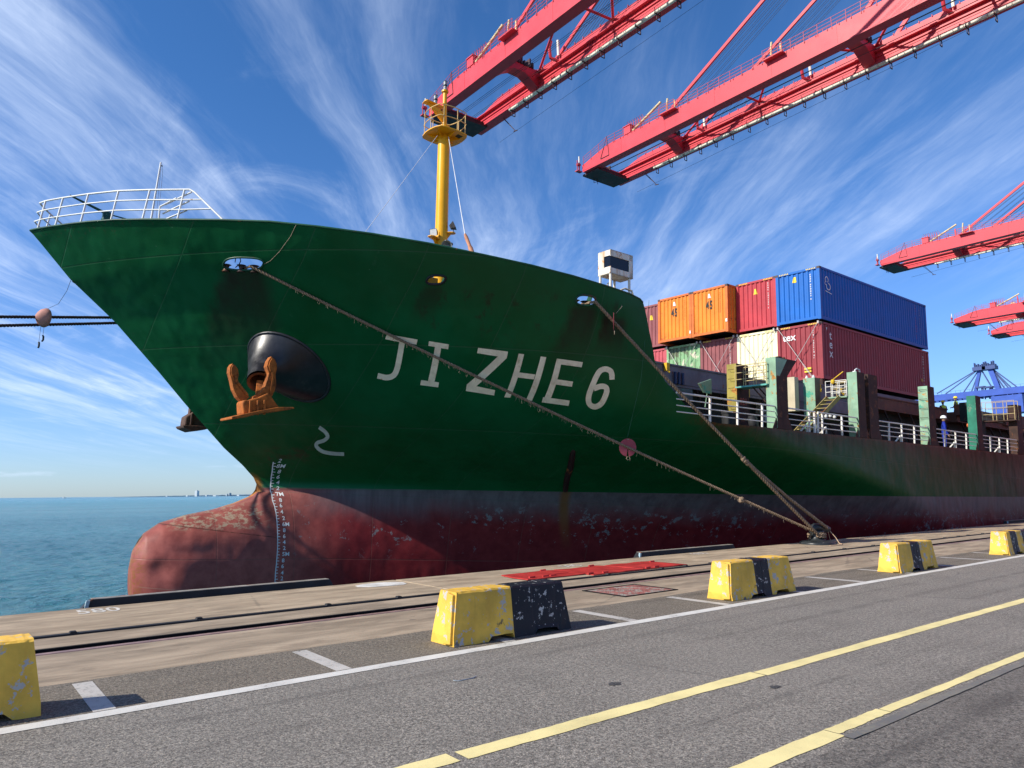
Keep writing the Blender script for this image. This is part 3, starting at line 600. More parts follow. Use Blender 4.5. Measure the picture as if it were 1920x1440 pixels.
AN= {'flukeL':[(6.319,4.413),(6.215,4.504),(6.105,4.694),(6.02,4.984),(5.964,5.145),(5.967,5.295),(6.024,5.402),(6.108,5.354),(6.179,5.269),(6.213,5.105),(6.192,4.985),(6.313,4.747),(6.425,4.64),(6.542,4.526),(6.434,4.416)],'flukeR':[(6.557,4.45),(6.574,4.536),(6.752,4.636),(6.861,4.765),(6.93,5.01),(6.968,5.219),(6.898,5.401),(6.929,5.559),(7.006,5.696),(7.115,5.616),(7.174,5.501),(7.189,5.382),(7.158,5.205),(7.199,4.899),(7.154,4.724),(7.065,4.51),(7.029,4.541),(6.918,4.668),(6.726,4.515)],'crown':[(6.275,4.343),(6.319,4.413),(6.434,4.416),(6.546,4.466),(6.693,4.512),(6.952,4.671),(7.063,4.544),(7.193,4.385),(7.286,4.289),(6.75,4.153),(6.313,4.021)],'plate':[(5.966,3.924),(6.296,4.03),(6.749,4.163),(7.183,4.275),(7.634,4.31),(7.655,4.266),(7.156,4.153),(6.754,4.08),(6.303,3.931),(5.973,3.859)]}
def hy(x,z,off=.0): return -float(hb(x,z))-off
def make_hullmat():
    m,t,b=newmat('hull paint'); o=coord(t); x,y,z=sep(t,o)
    nb=noise(t,scale(t,o,(.9,.9,.9)),.8,5,.6); ns=noise(t,scale(t,o,(3.2,3.2,.22)),1.0,6,.66); nf=noise(t,o,9,5,.7); nm=noise(t,o,2.4,7,.68)
    # top sides: green, going brown and red lead towards the stern
    green=mix(t,nb.step(.3,.7),(.0011,.070,.0175),(.0034,.094,.0290))
    green=mix(t,nm.step(.55,.75)*.18,green,(.012,.050,.022))
    green=mix(t,z.step(5.6,2.2)*.35,green,(.0015,.055,.006))
    aft=(x+(nb-.5)*14.0)
    brown=mix(t,ns.step(.35,.65),(.012,.022,.008),(.026,.028,.011))
    redl=mix(t,ns.step(.35,.65),(.042,.013,.008),(.070,.015,.011))
    top=mix(t,(aft.step(25.,40.)*(z.step(1.9,3.6)*.5+.3)).mx(aft.step(33.,46.)),green,brown)
    top=mix(t,aft.step(41.,54.),top,redl)
    cell=t.nodes.new('ShaderNodeTexWhiteNoise'); cell.noise_dimensions='3D'; cv=comb(t,(x*.42+nb*.02).m('FLOOR'),((z*.47)+x*.012).m('FLOOR'),y.m('SIGN')); t.links.new(cv.k,cell.inputs['Vector']); cw=V(t,cell.outputs['Value'])
    green=mix(t,cw.step(.35,1.0)*.45,green,(.010,.100,.042)); green=mix(t,cw.step(.5,.0)*.35,green,(.0008,.050,.014))
    # dull film and runs below the sheer forward
    film=(z.step(6.6,7.6)*x.step(6.5,10.)*x.step(17.5,14.)).mx(x.step(11.5,15.5)*z.step(4.2,6.2)*x.step(20.,17.))
    top=mix(t,film*(ns*.5+.05),top,(.022,.060,.022))
    runs=ns.step(.53,.66)*z.step(7.62,7.3)*z.step(5.6,7.2)*x.step(9.0,10.5)*x.step(18.,16.)
    top=mix(t,runs*.7,top,(.022,.022,.010))
    def run(x0,x1,z0,zl,slope=0.0,sharp=.25,spread=.12):      # dirty run below an opening, widening downwards
        dn=((z*-1.0)+z0)+(nb-.5)*.25; xn=x+(ns-.5)*.30
        a=xn-dn*(slope-spread)-x0; b=xn-dn*(slope+spread)-x1
        return a.step(-sharp,sharp*.6)*b.step(sharp,-sharp*.6)*z.step(z0+.06,z0-.16)*z.step(zl,z0-.1)
    d1=run(5.7,6.35,8.02,5.2,.42,.22,.24)*(ns*.8+.45)
    top=mix(t,d1.mn(.92),top,(.022,.020,.011))
    d2=run(13.5,14.1,7.30,5.2,.05,.2)*(ns*.8+.45); top=mix(t,d2.mn(.85),top,(.020,.018,.010))
    d3=run(9.85,10.15,7.56,6.5,.1,.15)*.7; top=mix(t,d3,top,(.02,.02,.01))
    d4=run(14.5,15.1,7.1,5.6,.05,.15)*(ns*.8+.4); top=mix(t,d4.mn(.8),top,(.022,.014,.008))
    d5=run(8.6,9.6,3.4,2.2,0,.3)*nm.step(.45,.62); top=mix(t,d5*.75,top,(.05,.03,.015))
    # rust and soot below the gunwale along the cargo deck
    edge=(z.step(3.6,4.35)*.75+z.step(2.4,4.2)*.16)*x.step(18.6,19.6)
    top=mix(t,(edge*(ns*1.4)).mn(.9),top,mix(t,nf.step(.3,.7),(.016,.009,.005),(.060,.022,.010)))
    top=mix(t,(z.step(4.22,4.33)*x.step(18.,19.4)*nf.step(.35,.6)*.9),top,(.09,.035,.015))
    pit=ns.step(.69,.73)*x.step(14.,24.)*.7; top=mix(t,pit,top,(.02,.011,.008))
    # grazed rim along the stem
    gr=nf.step(.56,.66)*z.step(8.9,9.2); top=mix(t,gr*.7,top,(.06,.05,.03))
    sc=noise(t,scale(t,o,(.5,1,3.2),(4,0,2)),2.2,7,.7).step(.67,.70)*x.step(9.5,8.3); top=mix(t,sc*.35,top,(.10,.20,.13))
    light=noise(t,scale(t,o,(1.0,1,.35),(9,0,2)),1.3,6,.7); top=mix(t,light.step(.64,.70)*.22,top,(.05,.13,.075))
    # boot topping and bottom paint
    grey=mix(t,ns.step(.3,.7),(.080,.074,.080),(.13,.12,.125))
    red=mix(t,nm.step(.3,.7),(.120,.0085,.012),(.180,.018,.020))
    bulb=x.step(11.5,8.8)
    red=mix(t,bulb*.8,red,mix(t,nm.step(.3,.7),(.26,.072,.058),(.38,.118,.092)))  # bulb red is chalkier and also lightened by sunlight put into the colour
    zb=z+(nb-.5)*.9
    low=mix(t,zb.step(.75,1.85)*bulb.inv().mx(.25)*.92,red,grey)
    blo=noise(t,scale(t,o,(.6,1,.8),(8,2,3)),1.1,4,.6); low=mix(t,bulb*blo.step(.5,.66)*.45,low,(.11,.035,.035))
    patch=noise(t,scale(t,o,(1,1,1.2),(3,2,8)),2.9,10,.76)
    zone=(z.step(-.6,.7)*z.step(1.8,1.2))
    big=noise(t,scale(t,o,(.5,.5,.5),(2,0,0)),.7,2,.5).step(.40,.62)
    low=mix(t,(patch+zone*.040+big*.06).step(.645,.665)*zone*x.step(8.9,9.6)*.75,low,mix(t,nf,(.12,.14,.15),(.22,.235,.24)))
    # torn paint on the crown of the bulb
    cr=noise(t,scale(t,o,(1.4,1.4,2.5),(3,2,1)),3.0,8,.75)
    low=mix(t,cr.step(.50,.56)*z.step(.62,.86)*z.step(1.7,1.2)*x.step(5.6,6.2)*x.step(9.0,8.2)*.85,low,(.36,.29,.20))
    rs=cr.step(.45,.6)*((x-5.0).step(.35,.02))*.9; low=mix(t,rs,low,(.22,.085,.025))
    orange=z.step(1.15,1.7)*z.step(2.75,2.2)
    stx=(x-8.62); stem_=stx.step(.13,.0)
    runx=(x-(((z*-1.0)+2.15)*.33+17.6)).ab().step(.26,.05)*z.step(-.3,1.6)*z.step(2.3,2.0)
    low=mix(t,runx*.85,low,(.16,.07,.02))
    zline=2.04+0.0
    isgreen=(z-x*.0015).step(zline-.008,zline+.008)
    c=mix(t,isgreen,low,top)
    c=mix(t,(z.step(2.0,2.04)*z.step(2.30,2.12)*x.step(15.,9.5)*.65),c,(.016,.145,.075))
    edge_y=y.ab().step(.17,.05)
    c=mix(t,edge_y*nf.step(.38,.58)*z.step(1.9,1.2)*x.step(7.6,6.6)*.8,c,(.24,.12,.05))
    c=mix(t,z.step(1.15,1.5)*z.step(2.6,2.2)*edge_y*x.step(7.2,7.8)*.95,c,mix(t,nf.step(.3,.7),(.30,.11,.025),(.50,.22,.05)))
    wl=(z-((x-5.6)*-.135+.90)).ab().step(.022,.006)*x.step(5.2,5.5)*x.step(9.4,8.6)
    c=mix(t,wl*nf.step(.3,.55)*.8,c,(.06,.025,.02))
    wl2=(z-((x-5.6)*-.10-.98)).ab().step(.02,.005)*x.step(5.0,5.2)*x.step(8.4,7.6); c=mix(t,wl2*.6,c,(.30,.16,.12))
    # plate seams
    seam=((x*.42+nb*.02).m('FRACT')-.5).ab().step(.4935,.4985).mx((((z*.47)+x*.012).m('FRACT')-.5).ab().step(.490,.498))
    c=mix(t,seam*.25,c,(.08,.10,.07))
    seti(t,b,'Base Color',c)
    rough=(ns*.22+.36); seti(t,b,'Roughness',rough); seti(t,b,'Specular IOR Level',.16)
    fr=(((x*1.45).m('SINE'))*.5+.5)*noise(t,o,.5,2,.5).step(.40,.7)*.22
    dents=noise(t,scale(t,o,(.8,.8,.6)),1.0,2,.5)+fr
    h1=bump(t,dents,.8,.14); h2=bump(t,seam.inv()+nm*.25,.35,.012,h1)
    seti(t,b,'Normal',h2); return m
HULLM=make_hullmat()

ship=empty('container_ship','green and red container ship moored along the quay, bow towards the left','ship',M=SM)

def make_hull():
    fix=list(np.linspace(-4.5,-1.2,14))[:-1]+list(np.linspace(-1.2,.3,22))[:-1]+list(np.linspace(.3,2.4,60))[:-1]+list(np.linspace(2.4,3.4,16))
    nW=66
    u=np.linspace(0,1,190)**1.7
    part2=list(np.linspace(15.6,19.6,60))[1:]+list(np.linspace(19.6,60,60))[1:]+list(np.linspace(60,132,25))[1:]
    rows=[]
    for k in range(len(fix)+nW):
        if k<len(fix):
            z=np.full(len(u),fix[k]); xs=float(stem(fix[k])); x=xs+u*(15.6-xs)
            x2=np.array(part2); z2=np.full(len(x2),fix[k])
        else:
            w=(k-len(fix)+1)/nW
            z=np.full(len(u),3.4+w*6.0); 
            for _ in range(8):
                xs=float(stem(z[0])); x=xs+u*(15.6-xs); z=3.4+w*(ztop(x)-3.4)
            x2=np.array(part2); z2=3.4+w*(ztop(x2)-3.4)
        X=np.concatenate([x,x2]); Z=np.concatenate([z,z2]); Y=hb(X,Z)
        for dx,dz,rx,rz,dp in ((5.62,-.42,.34,.30,.13),(6.3,.05,.8,.18,.05),(6.9,-.5,.5,.6,.05),(7.9,.1,.35,.7,-.03),(5.5,.25,.35,.2,.05)): Y=Y-dp*np.exp(-((X-dx)/rx)**2-((Z-dz)/rz)**2)*np.clip(Y/.3,0,1)
        Y[0]=0
        rows.append((X,Y,Z))
    nc=len(rows[0][0]); nr=len(rows)
    holes=[(6.01,8.085,.39,.13,-.11),(9.98,7.66,.19,.10,0),(13.76,7.41,.29,.135,0)]
    def build(sign):
        vs=np.zeros((nr,nc,3)); 
        for i,(X,Y,Z) in enumerate(rows): vs[i,:,0]=X; vs[i,:,1]=sign*Y; vs[i,:,2]=Z
        F=[]
        for i in range(nr-1):
            for j in range(nc-1):
                a=i*nc+j; q=(a,a+1,a+nc+1,a+nc)
                if sign<0:
                    cx=vs[i:i+2,j:j+2,0].mean(); cz=vs[i:i+2,j:j+2,2].mean(); skip=False
                    for hx,hz,ra,rb,tl in holes:
                        if abs(cx-hx)<1 and abs(cz-hz)<.5:
                            d=((abs(cx-hx)/ra)**2.6+(abs(cz-hz-tl*(cx-hx))/rb)**2.6)
                            if d<1.0: skip=True
                    if skip: continue
                    q=q[::1]
                else: q=q[::-1]
                F.append(q)
        return vs.reshape(-1,3),F
    v1,f1=build(-1); v2,f2=build(1); o=len(v1)
    mb=MB(); mb.smooth=True; mb.add(v1.tolist(),f1); mb.add(v2.tolist(),f2); mb.smooth=False
    # transom and keel plate
    tr=[i*nc+nc-1 for i in range(nr)]; 
    mb.f.append(tuple(tr+[o+i for i in reversed(tr)])); mb.mi.append(0); mb.sm.append(False)
    for j in range(nc-1): mb.f.append((j,o+j,o+j+1,j+1)); mb.mi.append(0); mb.sm.append(False)
    me=mb.mesh('hull',HULLM,fix=False)
    bm=bmesh.new(); bm.from_mesh(me)
    # pull the cut edge of each opening onto a clean oval
    for e in [e for e in bm.edges if len(e.link_faces)==1]:
        for v in e.verts:
            for hx,hz,ra,rb,tl in holes:
                if v.co.y<0 and abs(v.co.x-hx)<ra*1.5 and abs(v.co.z-hz)<rb*1.9:
                    dx=v.co.x-hx; dz=v.co.z-hz-tl*dx
                    d=((abs(dx)/ra)**2.6+(abs(dz)/rb)**2.6)**(1/2.6)
                    if .5<d<1.6:
                        v.co.x=hx+dx/d; v.co.z=hz+dz/d+tl*(dx/d); v.co.y=-float(hb(v.co.x,v.co.z))
    bmesh.ops.remove_doubles(bm,verts=bm.verts,dist=.0006); bm.to_mesh(me); bm.free()
    h=link('hull',me,ship)
    return h,holes
hull,HOLES=make_hull()

GREENM=paint('ship green trim',(.006,.060,.026),.45,.3,1.5,rust=.22,streak=.6,scol=(.05,.03,.012))
DECKM=paint('deck green',(.02,.055,.035),.7,.4,1.0,rust=.5)
WHT=paint('rail white',(.70,.70,.66),.45,.08,2,rust=.14,rcol=(.30,.14,.05))
LETM=paint('name paint',(.84,.72,.54),.6,.12,3,streak=.75,scol=(.44,.34,.17),rust=.16,rcol=(.28,.13,.05))
YMAST=paint('mast yellow',(.84,.40,.008),.32,.07,1.2,rust=.10,rcol=(.30,.10,.02),bmp=.05)
HOLEB=paint('wet black steel',(.014,.014,.018),.36,.35,2.5,streak=.8,scol=(.075,.072,.075),bmp=.3,bs=6,spec=.7)

# gunwale bar on both sides, decks, bulkhead
mb=MB()
for s in (-1,1):
    xs=[1.51,1.56,1.65,1.8,2.0,2.3,2.7,3.2,3.8,4.5,5.3,6.2,7.2,8.3,9.5,10.8,12,13.2,14.4,15.2,15.6,15.72]
    mb.tube([(x,s*(float(hb(x,float(ztop(x))))-.01),float(ztop(x))) for x in xs],.032,6)
obj('gunwale',mb,GREENM,ship)
mb=MB(); vs=[]; xs=np.linspace(2.2,15.9,60)
for x in xs:
    z=float(np.interp(x,[2.2,15.9],[8.15,6.62])); b=max(0,float(hb(x,z))-.03); vs+=[(x,-b,z),(x,b,z)]
mb.add(vs,[(2*i,2*i+2,2*i+3,2*i+1) for i in range(59)])
obj('forecastle_deck',mb,DECKM,ship)
mb=MB(); zz=np.linspace(4.1,6.6,14); pl=[(-float(hb(15.85,z))+.06,z) for z in zz]+[(float(hb(15.85,z))-.06,z) for z in zz[::-1]]
mb.prism(pl,15.82,15.88,'x'); obj('forecastle_bulkhead',mb,DECKM,ship)
mb=MB(); xx=list(np.linspace(15.9,24,20))+[131.9]; vs=[]
for x in xx: b_=min(10.92,float(hb(x,4.05))-.06); vs+=[(x,-b_,4.12),(x,b_,4.12)]
mb.add(vs,[(2*i,2*i+2,2*i+3,2*i+1) for i in range(len(xx)-1)]); obj('main_deck',mb,DECKM,ship)

# bulwark stays inside (seen through the openings)
mb=MB()
for x in np.arange(4,15.5,1.25):
    z=float(ztop(x)); b=float(hb(x,z-.05)); b2=float(hb(x-.01,z-1.1)); mb.prism([(-b+.07,z-.06),(-b+.2,z-.06),(-b2+.45,z-1.1),(-b2+.12,z-1.1)],x-.01,x+.01,'x')
obj('bulwark_stay',mb,GREENM,ship)

# fairleads: pipe rims, rollers, yellow plug
BRN=paint('worn chock steel',(.035,.022,.018),.4,.4,4,rust=.5,rcol=(.10,.04,.02))
def rim(h,r,name,mat,grow=1.0):
    hx,hz,ra,rb,tl=h; pts=[]
    for k in range(41):
        a=2*math.pi*k/40; c,s=math.cos(a),math.sin(a)
        px=math.copysign(abs(c)**(2/2.6),c)*ra*grow; pz=math.copysign(abs(s)**(2/2.6),s)*rb*grow
        x=hx+px; z=hz+pz+tl*px; pts.append((x,hy(x,z,.0),z))
    mb=MB(); mb.tube(pts,r,8,cap=False); return obj(name,mb,mat,ship)
RIMG=paint('rim green',(.006,.05,.022),.4,.3,3,rust=.4,rcol=(.05,.025,.012))
f1=rim(HOLES[0],.030,'fairlead',RIMG); rim(HOLES[1],.035,'fairlead',paint('rim black',(.012,.012,.014),.4,.3,3)); f3=rim(HOLES[2],.032,'fairlead',RIMG)
def spool(x,dz,r=.10,h=.19,parent=None):
    z=HOLES[0][1]+dz+(x-6.01)*-.11; y=hy(x,z)+.16
    mb=MB(); mb.lathe([(r*1.25,-h/2-.03),(r*1.0,-h/2),(r*.62,0),(r*.95,h/2),(r*1.35,h/2+.01),(0,h/2+.02)],16,Matrix.Translation((x,y,z))); return obj('roller',mb,BRN,parent)
for x in (5.74,6.04,6.30): spool(x,-.07,.095,.16,f1)
mb=MB(); x0,x1=6.05,6.33; mb.tube([(x0,hy(x0,8.05)+.16,8.04),(x1,hy(x1,8.05)+.16,8.01)],.022,8); obj('roller_pin',mb,BRN,f1)
mb=MB(); mb.tube([(5.84,hy(5.84,8.2)+.1,8.26),(5.83,hy(5.84,8.2)+.1,8.12)],.012,6); mb.tube([(5.92,hy(5.92,8.2)+.1,8.25),(5.955,hy(5.95,8.15)+.1,8.17),(5.945,hy(5.95,8.1)+.1,8.09),(5.9,hy(5.9,8.05)+.1,8.03)],.014,6); obj('lifting_ring',mb,BRN,f1)
for x in (13.6,13.88):
    z=7.40; y=hy(x,z)+.2; mb=MB(); mb.lathe([(.11,-.1),(.09,-.07),(.055,0),(.09,.05),(.13,.06),(0,.07)],16,Matrix.Translation((x,y,z-.03))); obj('roller',mb,BRN,f3)
mb=MB(); mb.box((9.80,hy(9.8,7.6)+.22,7.5),(10.3,hy(9.8,7.6)+.25,7.85)); obj('bulwark_stay',mb,YMAST,ship,label='yellow plate behind the small oval opening')

# painted name and marks: thin plates of paint that follow the plating
def decal(name,polys,mat,parent,off=.007,maxe=.16,**k):
    mb=MB()
    for pl in polys: mb.add([(p[0],0,p[1]) for p in pl],[tuple(range(len(pl)))])
    me=mb.mesh(name,mat,fix=False); bm=bmesh.new(); bm.from_mesh(me)
    bmesh.ops.triangulate(bm,faces=bm.faces)
    for _ in range(4):
        ed=[e for e in bm.edges if e.calc_length()>maxe]
        if not ed: break
        bmesh.ops.subdivide_edges(bm,edges=ed,cuts=1); bmesh.ops.triangulate(bm,faces=[f for f in bm.faces if len(f.verts)>3])
    for v in bm.verts: v.co.y=hy(v.co.x,v.co.z,off)
    bmesh.ops.remove_doubles(bm,verts=bm.verts,dist=.0005)
    for f in bm.faces:
        f.normal_update()
        if f.normal.y>0: f.normal_flip()
    bm.to_mesh(me); bm.free(); return link(name,me,parent,**k)
for c in 'JIZHE6': decal('letter',LET[c],LETM,hull,label='painted letter %s of the ship name'%c)
decal('bow_mark',LET['two'],paint('mark paint',(.52,.50,.45),.6,.1,3,streak=.4,scol=(.30,.22,.10)),hull,label='white curled thruster mark below the anchor')
DRM=paint('draft mark paint',(.60,.62,.62),.6,.12,4,rust=.12)
ln=DML; polys=[]
def dml(z):
    zs=[p[1] for p in ln][::-1]; xs_=[p[0] for p in ln][::-1]; return float(np.interp(z,zs,xs_))
zz=np.linspace(-1.29,2.89,60)
for a,b in zip(zz[:-1],zz[1:]): polys.append([(dml(a),a),(dml(a)+.030,a),(dml(b)+.030,b),(dml(b),b)])
z=-1.25; k=0
while z<2.9:
    w=.045 if k%2 else .07
    polys.append([(dml(z)+.03,z),(dml(z)+.03+w,z),(dml(z)+.03+w,z+.022),(dml(z)+.03,z+.022)]); z+=.095; k+=1
decal('draft_scale',polys,DRM,hull,maxe=.3)
mbp=[]
for s,x,z in DM:
    vs,fs=text_poly(s,.175,2)
    for f in fs: mbp.append([(x+.055+vs[i][0]*1.05,z+vs[i][1]) for i in f])
decal('draft_numbers',mbp,DRM,hull,maxe=.5,kind='stuff')

# scupper chute
mb=MB(); cx_=lambda z: float(np.interp(z,[2.15,2.84,3.37,3.5],[17.6,16.96,16.28,16.1])); pts=[(cx_(z),hy(cx_(z),z)+.055,z) for z in (3.46,3.40,3.2,2.9,2.6,2.3,2.12)]
mb.tube(pts,[.03,.09,.11,.12,.12,.11,.10],10); obj('scupper_chute',mb,paint('chute brown',(.035,.010,.009),.5,.4,4,rust=.3),ship)

# ------------------------------------------------ anchor bolster and anchors
def bolster():
    n=40; M0=[]; base=[]; cx,cz=7.95,5.60
    for k in range(n):
        a=2*math.pi*k/n; c,s=math.cos(a),math.sin(a)
        x=cx+.93*c-.53*s; z=cz-.30*c+.85*s; base.append(Vector((x,hy(x,z,.0),z)))
    axis=Vector((-.30,-.70,-.75)).normalized(); tip=Vector((6.90,-4.72,5.02)); r=.35
    up=Vector((1,0,0)); e1=(up-axis*up.dot(axis)).normalized(); e2=axis.cross(e1)
    if e2.z<0: e2=-e2
    ring0=None
    ring=[tip+e1*(r*math.cos(2*math.pi*k/n))+e2*(r*math.sin(2*math.pi*k/n)) for k in range(n)]
    back=[p-axis*1.15 for p in ring]
    mb=MB(); mb.smooth=True; L=[]; 
    for w in np.linspace(0,1,9):
        L.append([base[k].lerp(ring[k]-axis*.34,w) + (Vector((0,.12,0))*math.sin(w*math.pi)) for k in range(n)])
    allv=[v for l in L for v in l]
    mb.add(allv,[(i*n+k,i*n+(k+1)%n,(i+1)*n+(k+1)%n,(i+1)*n+k) for i in range(8) for k in range(n)])
    o=obj('anchor_bolster',mb,HOLEB,hull)
    mb=MB(); mb.tube([p+Vector((0,-.01,0)) for p in base]+[base[0]+Vector((0,-.01,0))],.045,8,cap=False); obj('bolster_rim',mb,HOLEB,hull)
    mb=MB(); mb.tube([tip-axis*.9,tip-axis*.02],r*1.04,n,cap=False); obj('hawse_pipe',mb,HOLEB,hull)
    mb=MB(); mb.smooth=True
    mb.add([tip+axis*.05+(p-tip)*1.0 for p in ring]+[tip+axis*.06+(p-tip)*.80 for p in ring]+[tip-axis*.5+(p-tip)*.74 for p in ring]+[tip-axis*.55 for p in ring[:1]],[(i*n+k,i*n+(k+1)%n,(i+1)*n+(k+1)%n,(i+1)*n+k) for i in range(2) for k in range(n)]+[(2*n+k,2*n+(k+1)%n,3*n) for k in range(n)])
    obj('pipe_lip',mb,paint('rusty pipe lip',(.16,.06,.025),.5,.4,4,rust=.5),hull)
    return tip,axis
tipA,axA=bolster()
ANM=paint('anchor rust',(.36,.105,.018),.85,.28,6,rust=.55,rcol=(.16,.05,.012),bmp=.6,bs=22)
ANB=paint('brown anchor',(.085,.050,.038),.85,.28,6,rust=.5,rcol=(.07,.03,.02),bmp=.6,bs=22)
def thick(poly,y0,y1,mat,name,parent,bev=.03,rim=0):
    mb=MB(); mb.prism(poly,y0,y1,'y'); return obj(name,mb,mat,parent,bev=bev)
def anchor(label,mat,dx,dy,dz,flip=1):
    o=empty('anchor',label,'anchor',M=SM@Matrix.Translation((6.8+dx,-5.0*flip+dy,4.25+dz)))
    rel=lambda pl:[(p[0]-6.8,p[1]-4.25) for p in pl]
    for nm in ('flukeL','flukeR'):
        off=.12 if nm=='flukeL' else -.05
        a=thick(rel(AN[nm]),-.13+off,.13+off,mat,'fluke',o,.012)
        cp=rel(AN[nm])[3:10] if nm=='flukeL' else rel(AN[nm])[5:13]; gx=sum(p[0] for p in cp)/len(cp); gz=sum(p[1] for p in cp)/len(cp)
        thick([(gx+(p[0]-gx)*.72,gz+(p[1]-gz)*.78) for p in cp],-.165+off,-.12+off,mat,'fluke_pad',a,.012)
        # raised palm rib down the middle of the fluke
        cen=rel(AN[nm]); tipi=6 if nm=='flukeL' else 8
        t=Vector((cen[tipi][0],-.15+off,cen[tipi][1]-.10)); bse=Vector((-.32,-.15+off,.32)) if nm=='flukeL' else Vector((.24,-.15+off,.40))
        mb=MB(); mid=(t+bse)/2+Vector((-.07 if nm=='flukeL' else .06,.0,-.03)); mb.beam(t.lerp(mid,.45),mid,.035,.05); mb.beam(mid,bse,.04,.05); obj('fluke_rib',mb,mat,a)
    thick(rel(AN['crown']),-.30,.26,mat,'crown',o,.04)
    # crown recesses and shoulders
    mb=MB()
    for x in (-.36,-.16,.02): mb.box((x,-.36,-.20+x*.15),(x+.07,-.29,.20+x*.15))
    obj('crown_rib',mb,mat,o,bev=.015)
    mb=MB(); mb.prism(rel(AN['plate']),-.45,.55,'y'); obj('crown_plate',mb,mat,o,bev=.02)
    mb=MB(); mb.beam((.0,.05,.1),tuple((tipA+axA*.0)-Vector((6.8,-5.0,4.25))) if flip>0 else (.25,-.5,1.1),.17,.2); obj('shank',mb,mat,o,bev=.02)
    return o
anchor('rusty orange stockless anchor housed below the black hawse bolster',ANM,0,0,0)
# far side anchor: only its crown and shank show beyond the stem
o=empty('anchor','dark brown anchor of the far side peeping out beyond the stem','anchor',M=SM@Matrix.Translation((7.4,3.6,4.3)))
rel=lambda pl:[(p[0]-7.4,p[1]-4.3) for p in pl]
thick(rel([(7.08,5.25),(7.20,4.9),(7.19,4.66),(7.02,4.52),(6.99,4.23),(7.23,4.22),(7.32,4.75),(7.38,5.2)]),-.12,.16,ANB,'shank',o,.02)
thick(rel([(7.02,4.54),(7.19,4.66),(7.40,4.84),(7.72,4.58),(7.88,4.27),(7.66,4.14),(6.99,4.20)]),-.34,.34,ANB,'crown',o,.05)
mb=MB(); mb.prism(rel([(6.89,4.20),(6.94,4.11),(7.24,4.00),(7.66,4.08),(7.97,4.20),(7.88,4.27),(7.5,4.22)]),-.5,.55,'y'); obj('crown_plate',mb,ANB,o,bev=.03)
mb=MB(); mb.prism(rel([(7.18,4.66),(7.26,4.66),(7.24,4.24),(7.16,4.22)]),-.40,-.3,'y'); obj('crown_rib',mb,ANB,o,bev=.02)
mb=MB(); mb.tube([(-.1,-.1,.9),(.45,-.2,1.15)],.3,16); obj('hawse_collar',mb,HOLEB,o)

# ------------------------------------------------ bow rail, antenna, davit
def topc(x,side=-1,dy=0): return Vector((x,side*max(0,float(hb(x,float(ztop(x))))-.03+dy),float(ztop(x))))
rl=link('bow_rail',None,ship)
near=[1.66,2.02,2.53,3.13,3.75,4.43]; lean=Vector((.10,.06,.86))
def up(p,h):    # inboard lean
    return p+Vector((.12*h,.0,h*.88))
for h,nm in ((1.0,1),(.66,2),(.33,3)):
    pts=[]
    for x in (4.4,3.6,2.9,2.3,1.9,1.66): pts.append(up(topc(x,1),h))
    pts.append(up(Vector((1.55,0.0,9.42)),h))
    for x in (1.66,1.8,2.02,2.53,3.13,3.75,4.43): pts.append(up(topc(x),h))
    e=topc(5.30); a=pts[-1]
    if nm==1: pts+= [a+Vector((.10,-.12,-.01)),a+Vector((.20,-.24,-.10)),e+Vector((0,0,.02))]
    else:
        s_=up(topc(4.43),1.0)+Vector((.20,-.24,-.10)); f_=(s_.z-(a.z-.03))/(s_.z-e.z); pts.append(s_.lerp(e,f_))
    mb=MB(); mb.tube(pts,.026 if nm==1 else .021,7); obj('rail_bar',mb,WHT,rl)
for x in near:
    mb=MB(); p=topc(x); mb.tube([p,up(p,1.0)],.026,7); obj('rail_post',mb,WHT,rl)
for x in (1.9,2.6,3.5,4.4):
    mb=MB(); p=topc(x,1); mb.tube([p,up(p,1.0)],.024,7); obj('rail_post',mb,WHT,rl)
a=topc(4.43); 
for h in (.92,.62,.32):
    mb=MB(); mb.tube([up(a,h)+Vector((.16,-.12,.0)),up(a,max(.03,h-.34))+Vector((-.30,.5,.0))],.022,7); obj('rail_brace',mb,WHT,rl)
mb=MB(); mb.tube([a+Vector((-.35,.5,.05)),a+Vector((-.35,.5,.42))],.024,7); mb.tube([a+Vector((-.35,.5,.42)),a+Vector((-.02,.2,.66))],.024,7); obj('rail_brace',mb,WHT,rl)
# jackstaff
js=link('jackstaff',None,ship)
mb=MB(); mb.tube([(4.42,-1,9.2),(4.62,-1,12.1)],[.035,.025],8); obj('staff',mb,WHT,js)
mb=MB(); mb.tube([(4.66,-1,12.05),(4.70,-1,11.7),(4.69,-1,11.0),(4.66,-1,9.6)],.004,4); mb.tube([(4.64,-1,11.9),(4.62,-1,9.6)],.004,4); mb.lathe([(.02,-.02),(.025,0),(0,.02)],8,Matrix.Translation((4.66,-1,12.0))); obj('halyard',mb,BRN,js)
dv=link('davit',None,ship)
GD=paint('davit green',(.010,.075,.055),.45,.3,3,rust=.2)
mb=MB(); mb.tube([(2.28,-1.2,10.33),(3.25,-1.2,10.02)],[.028,.045],8); mb.tube([(3.25,-1.2,10.02),(3.85,-1.2,9.98)],.02,6); obj('boom',mb,GD,dv)
mb=MB(); mb.lathe([(.16,-.75),(.14,-.1),(.17,-.05),(.10,.05),(.13,.10),(.05,.16),(0,.17)],14,Matrix.Translation((3.28,-1.2,9.88))); mb.box((3.15,-1.3,9.9),(3.35,-1.1,10.06)); obj('pivot',mb,GD,dv)
mb=MB(); mb.lathe([(.0,-.1),(.12,-.05),(.13,.05),(.06,.12),(0,.14)],12,Matrix.Translation((4.75,-1.5,9.95))); obj('buoy_head',mb,paint('tan float',(.42,.28,.14),.6,.2,4),ship)

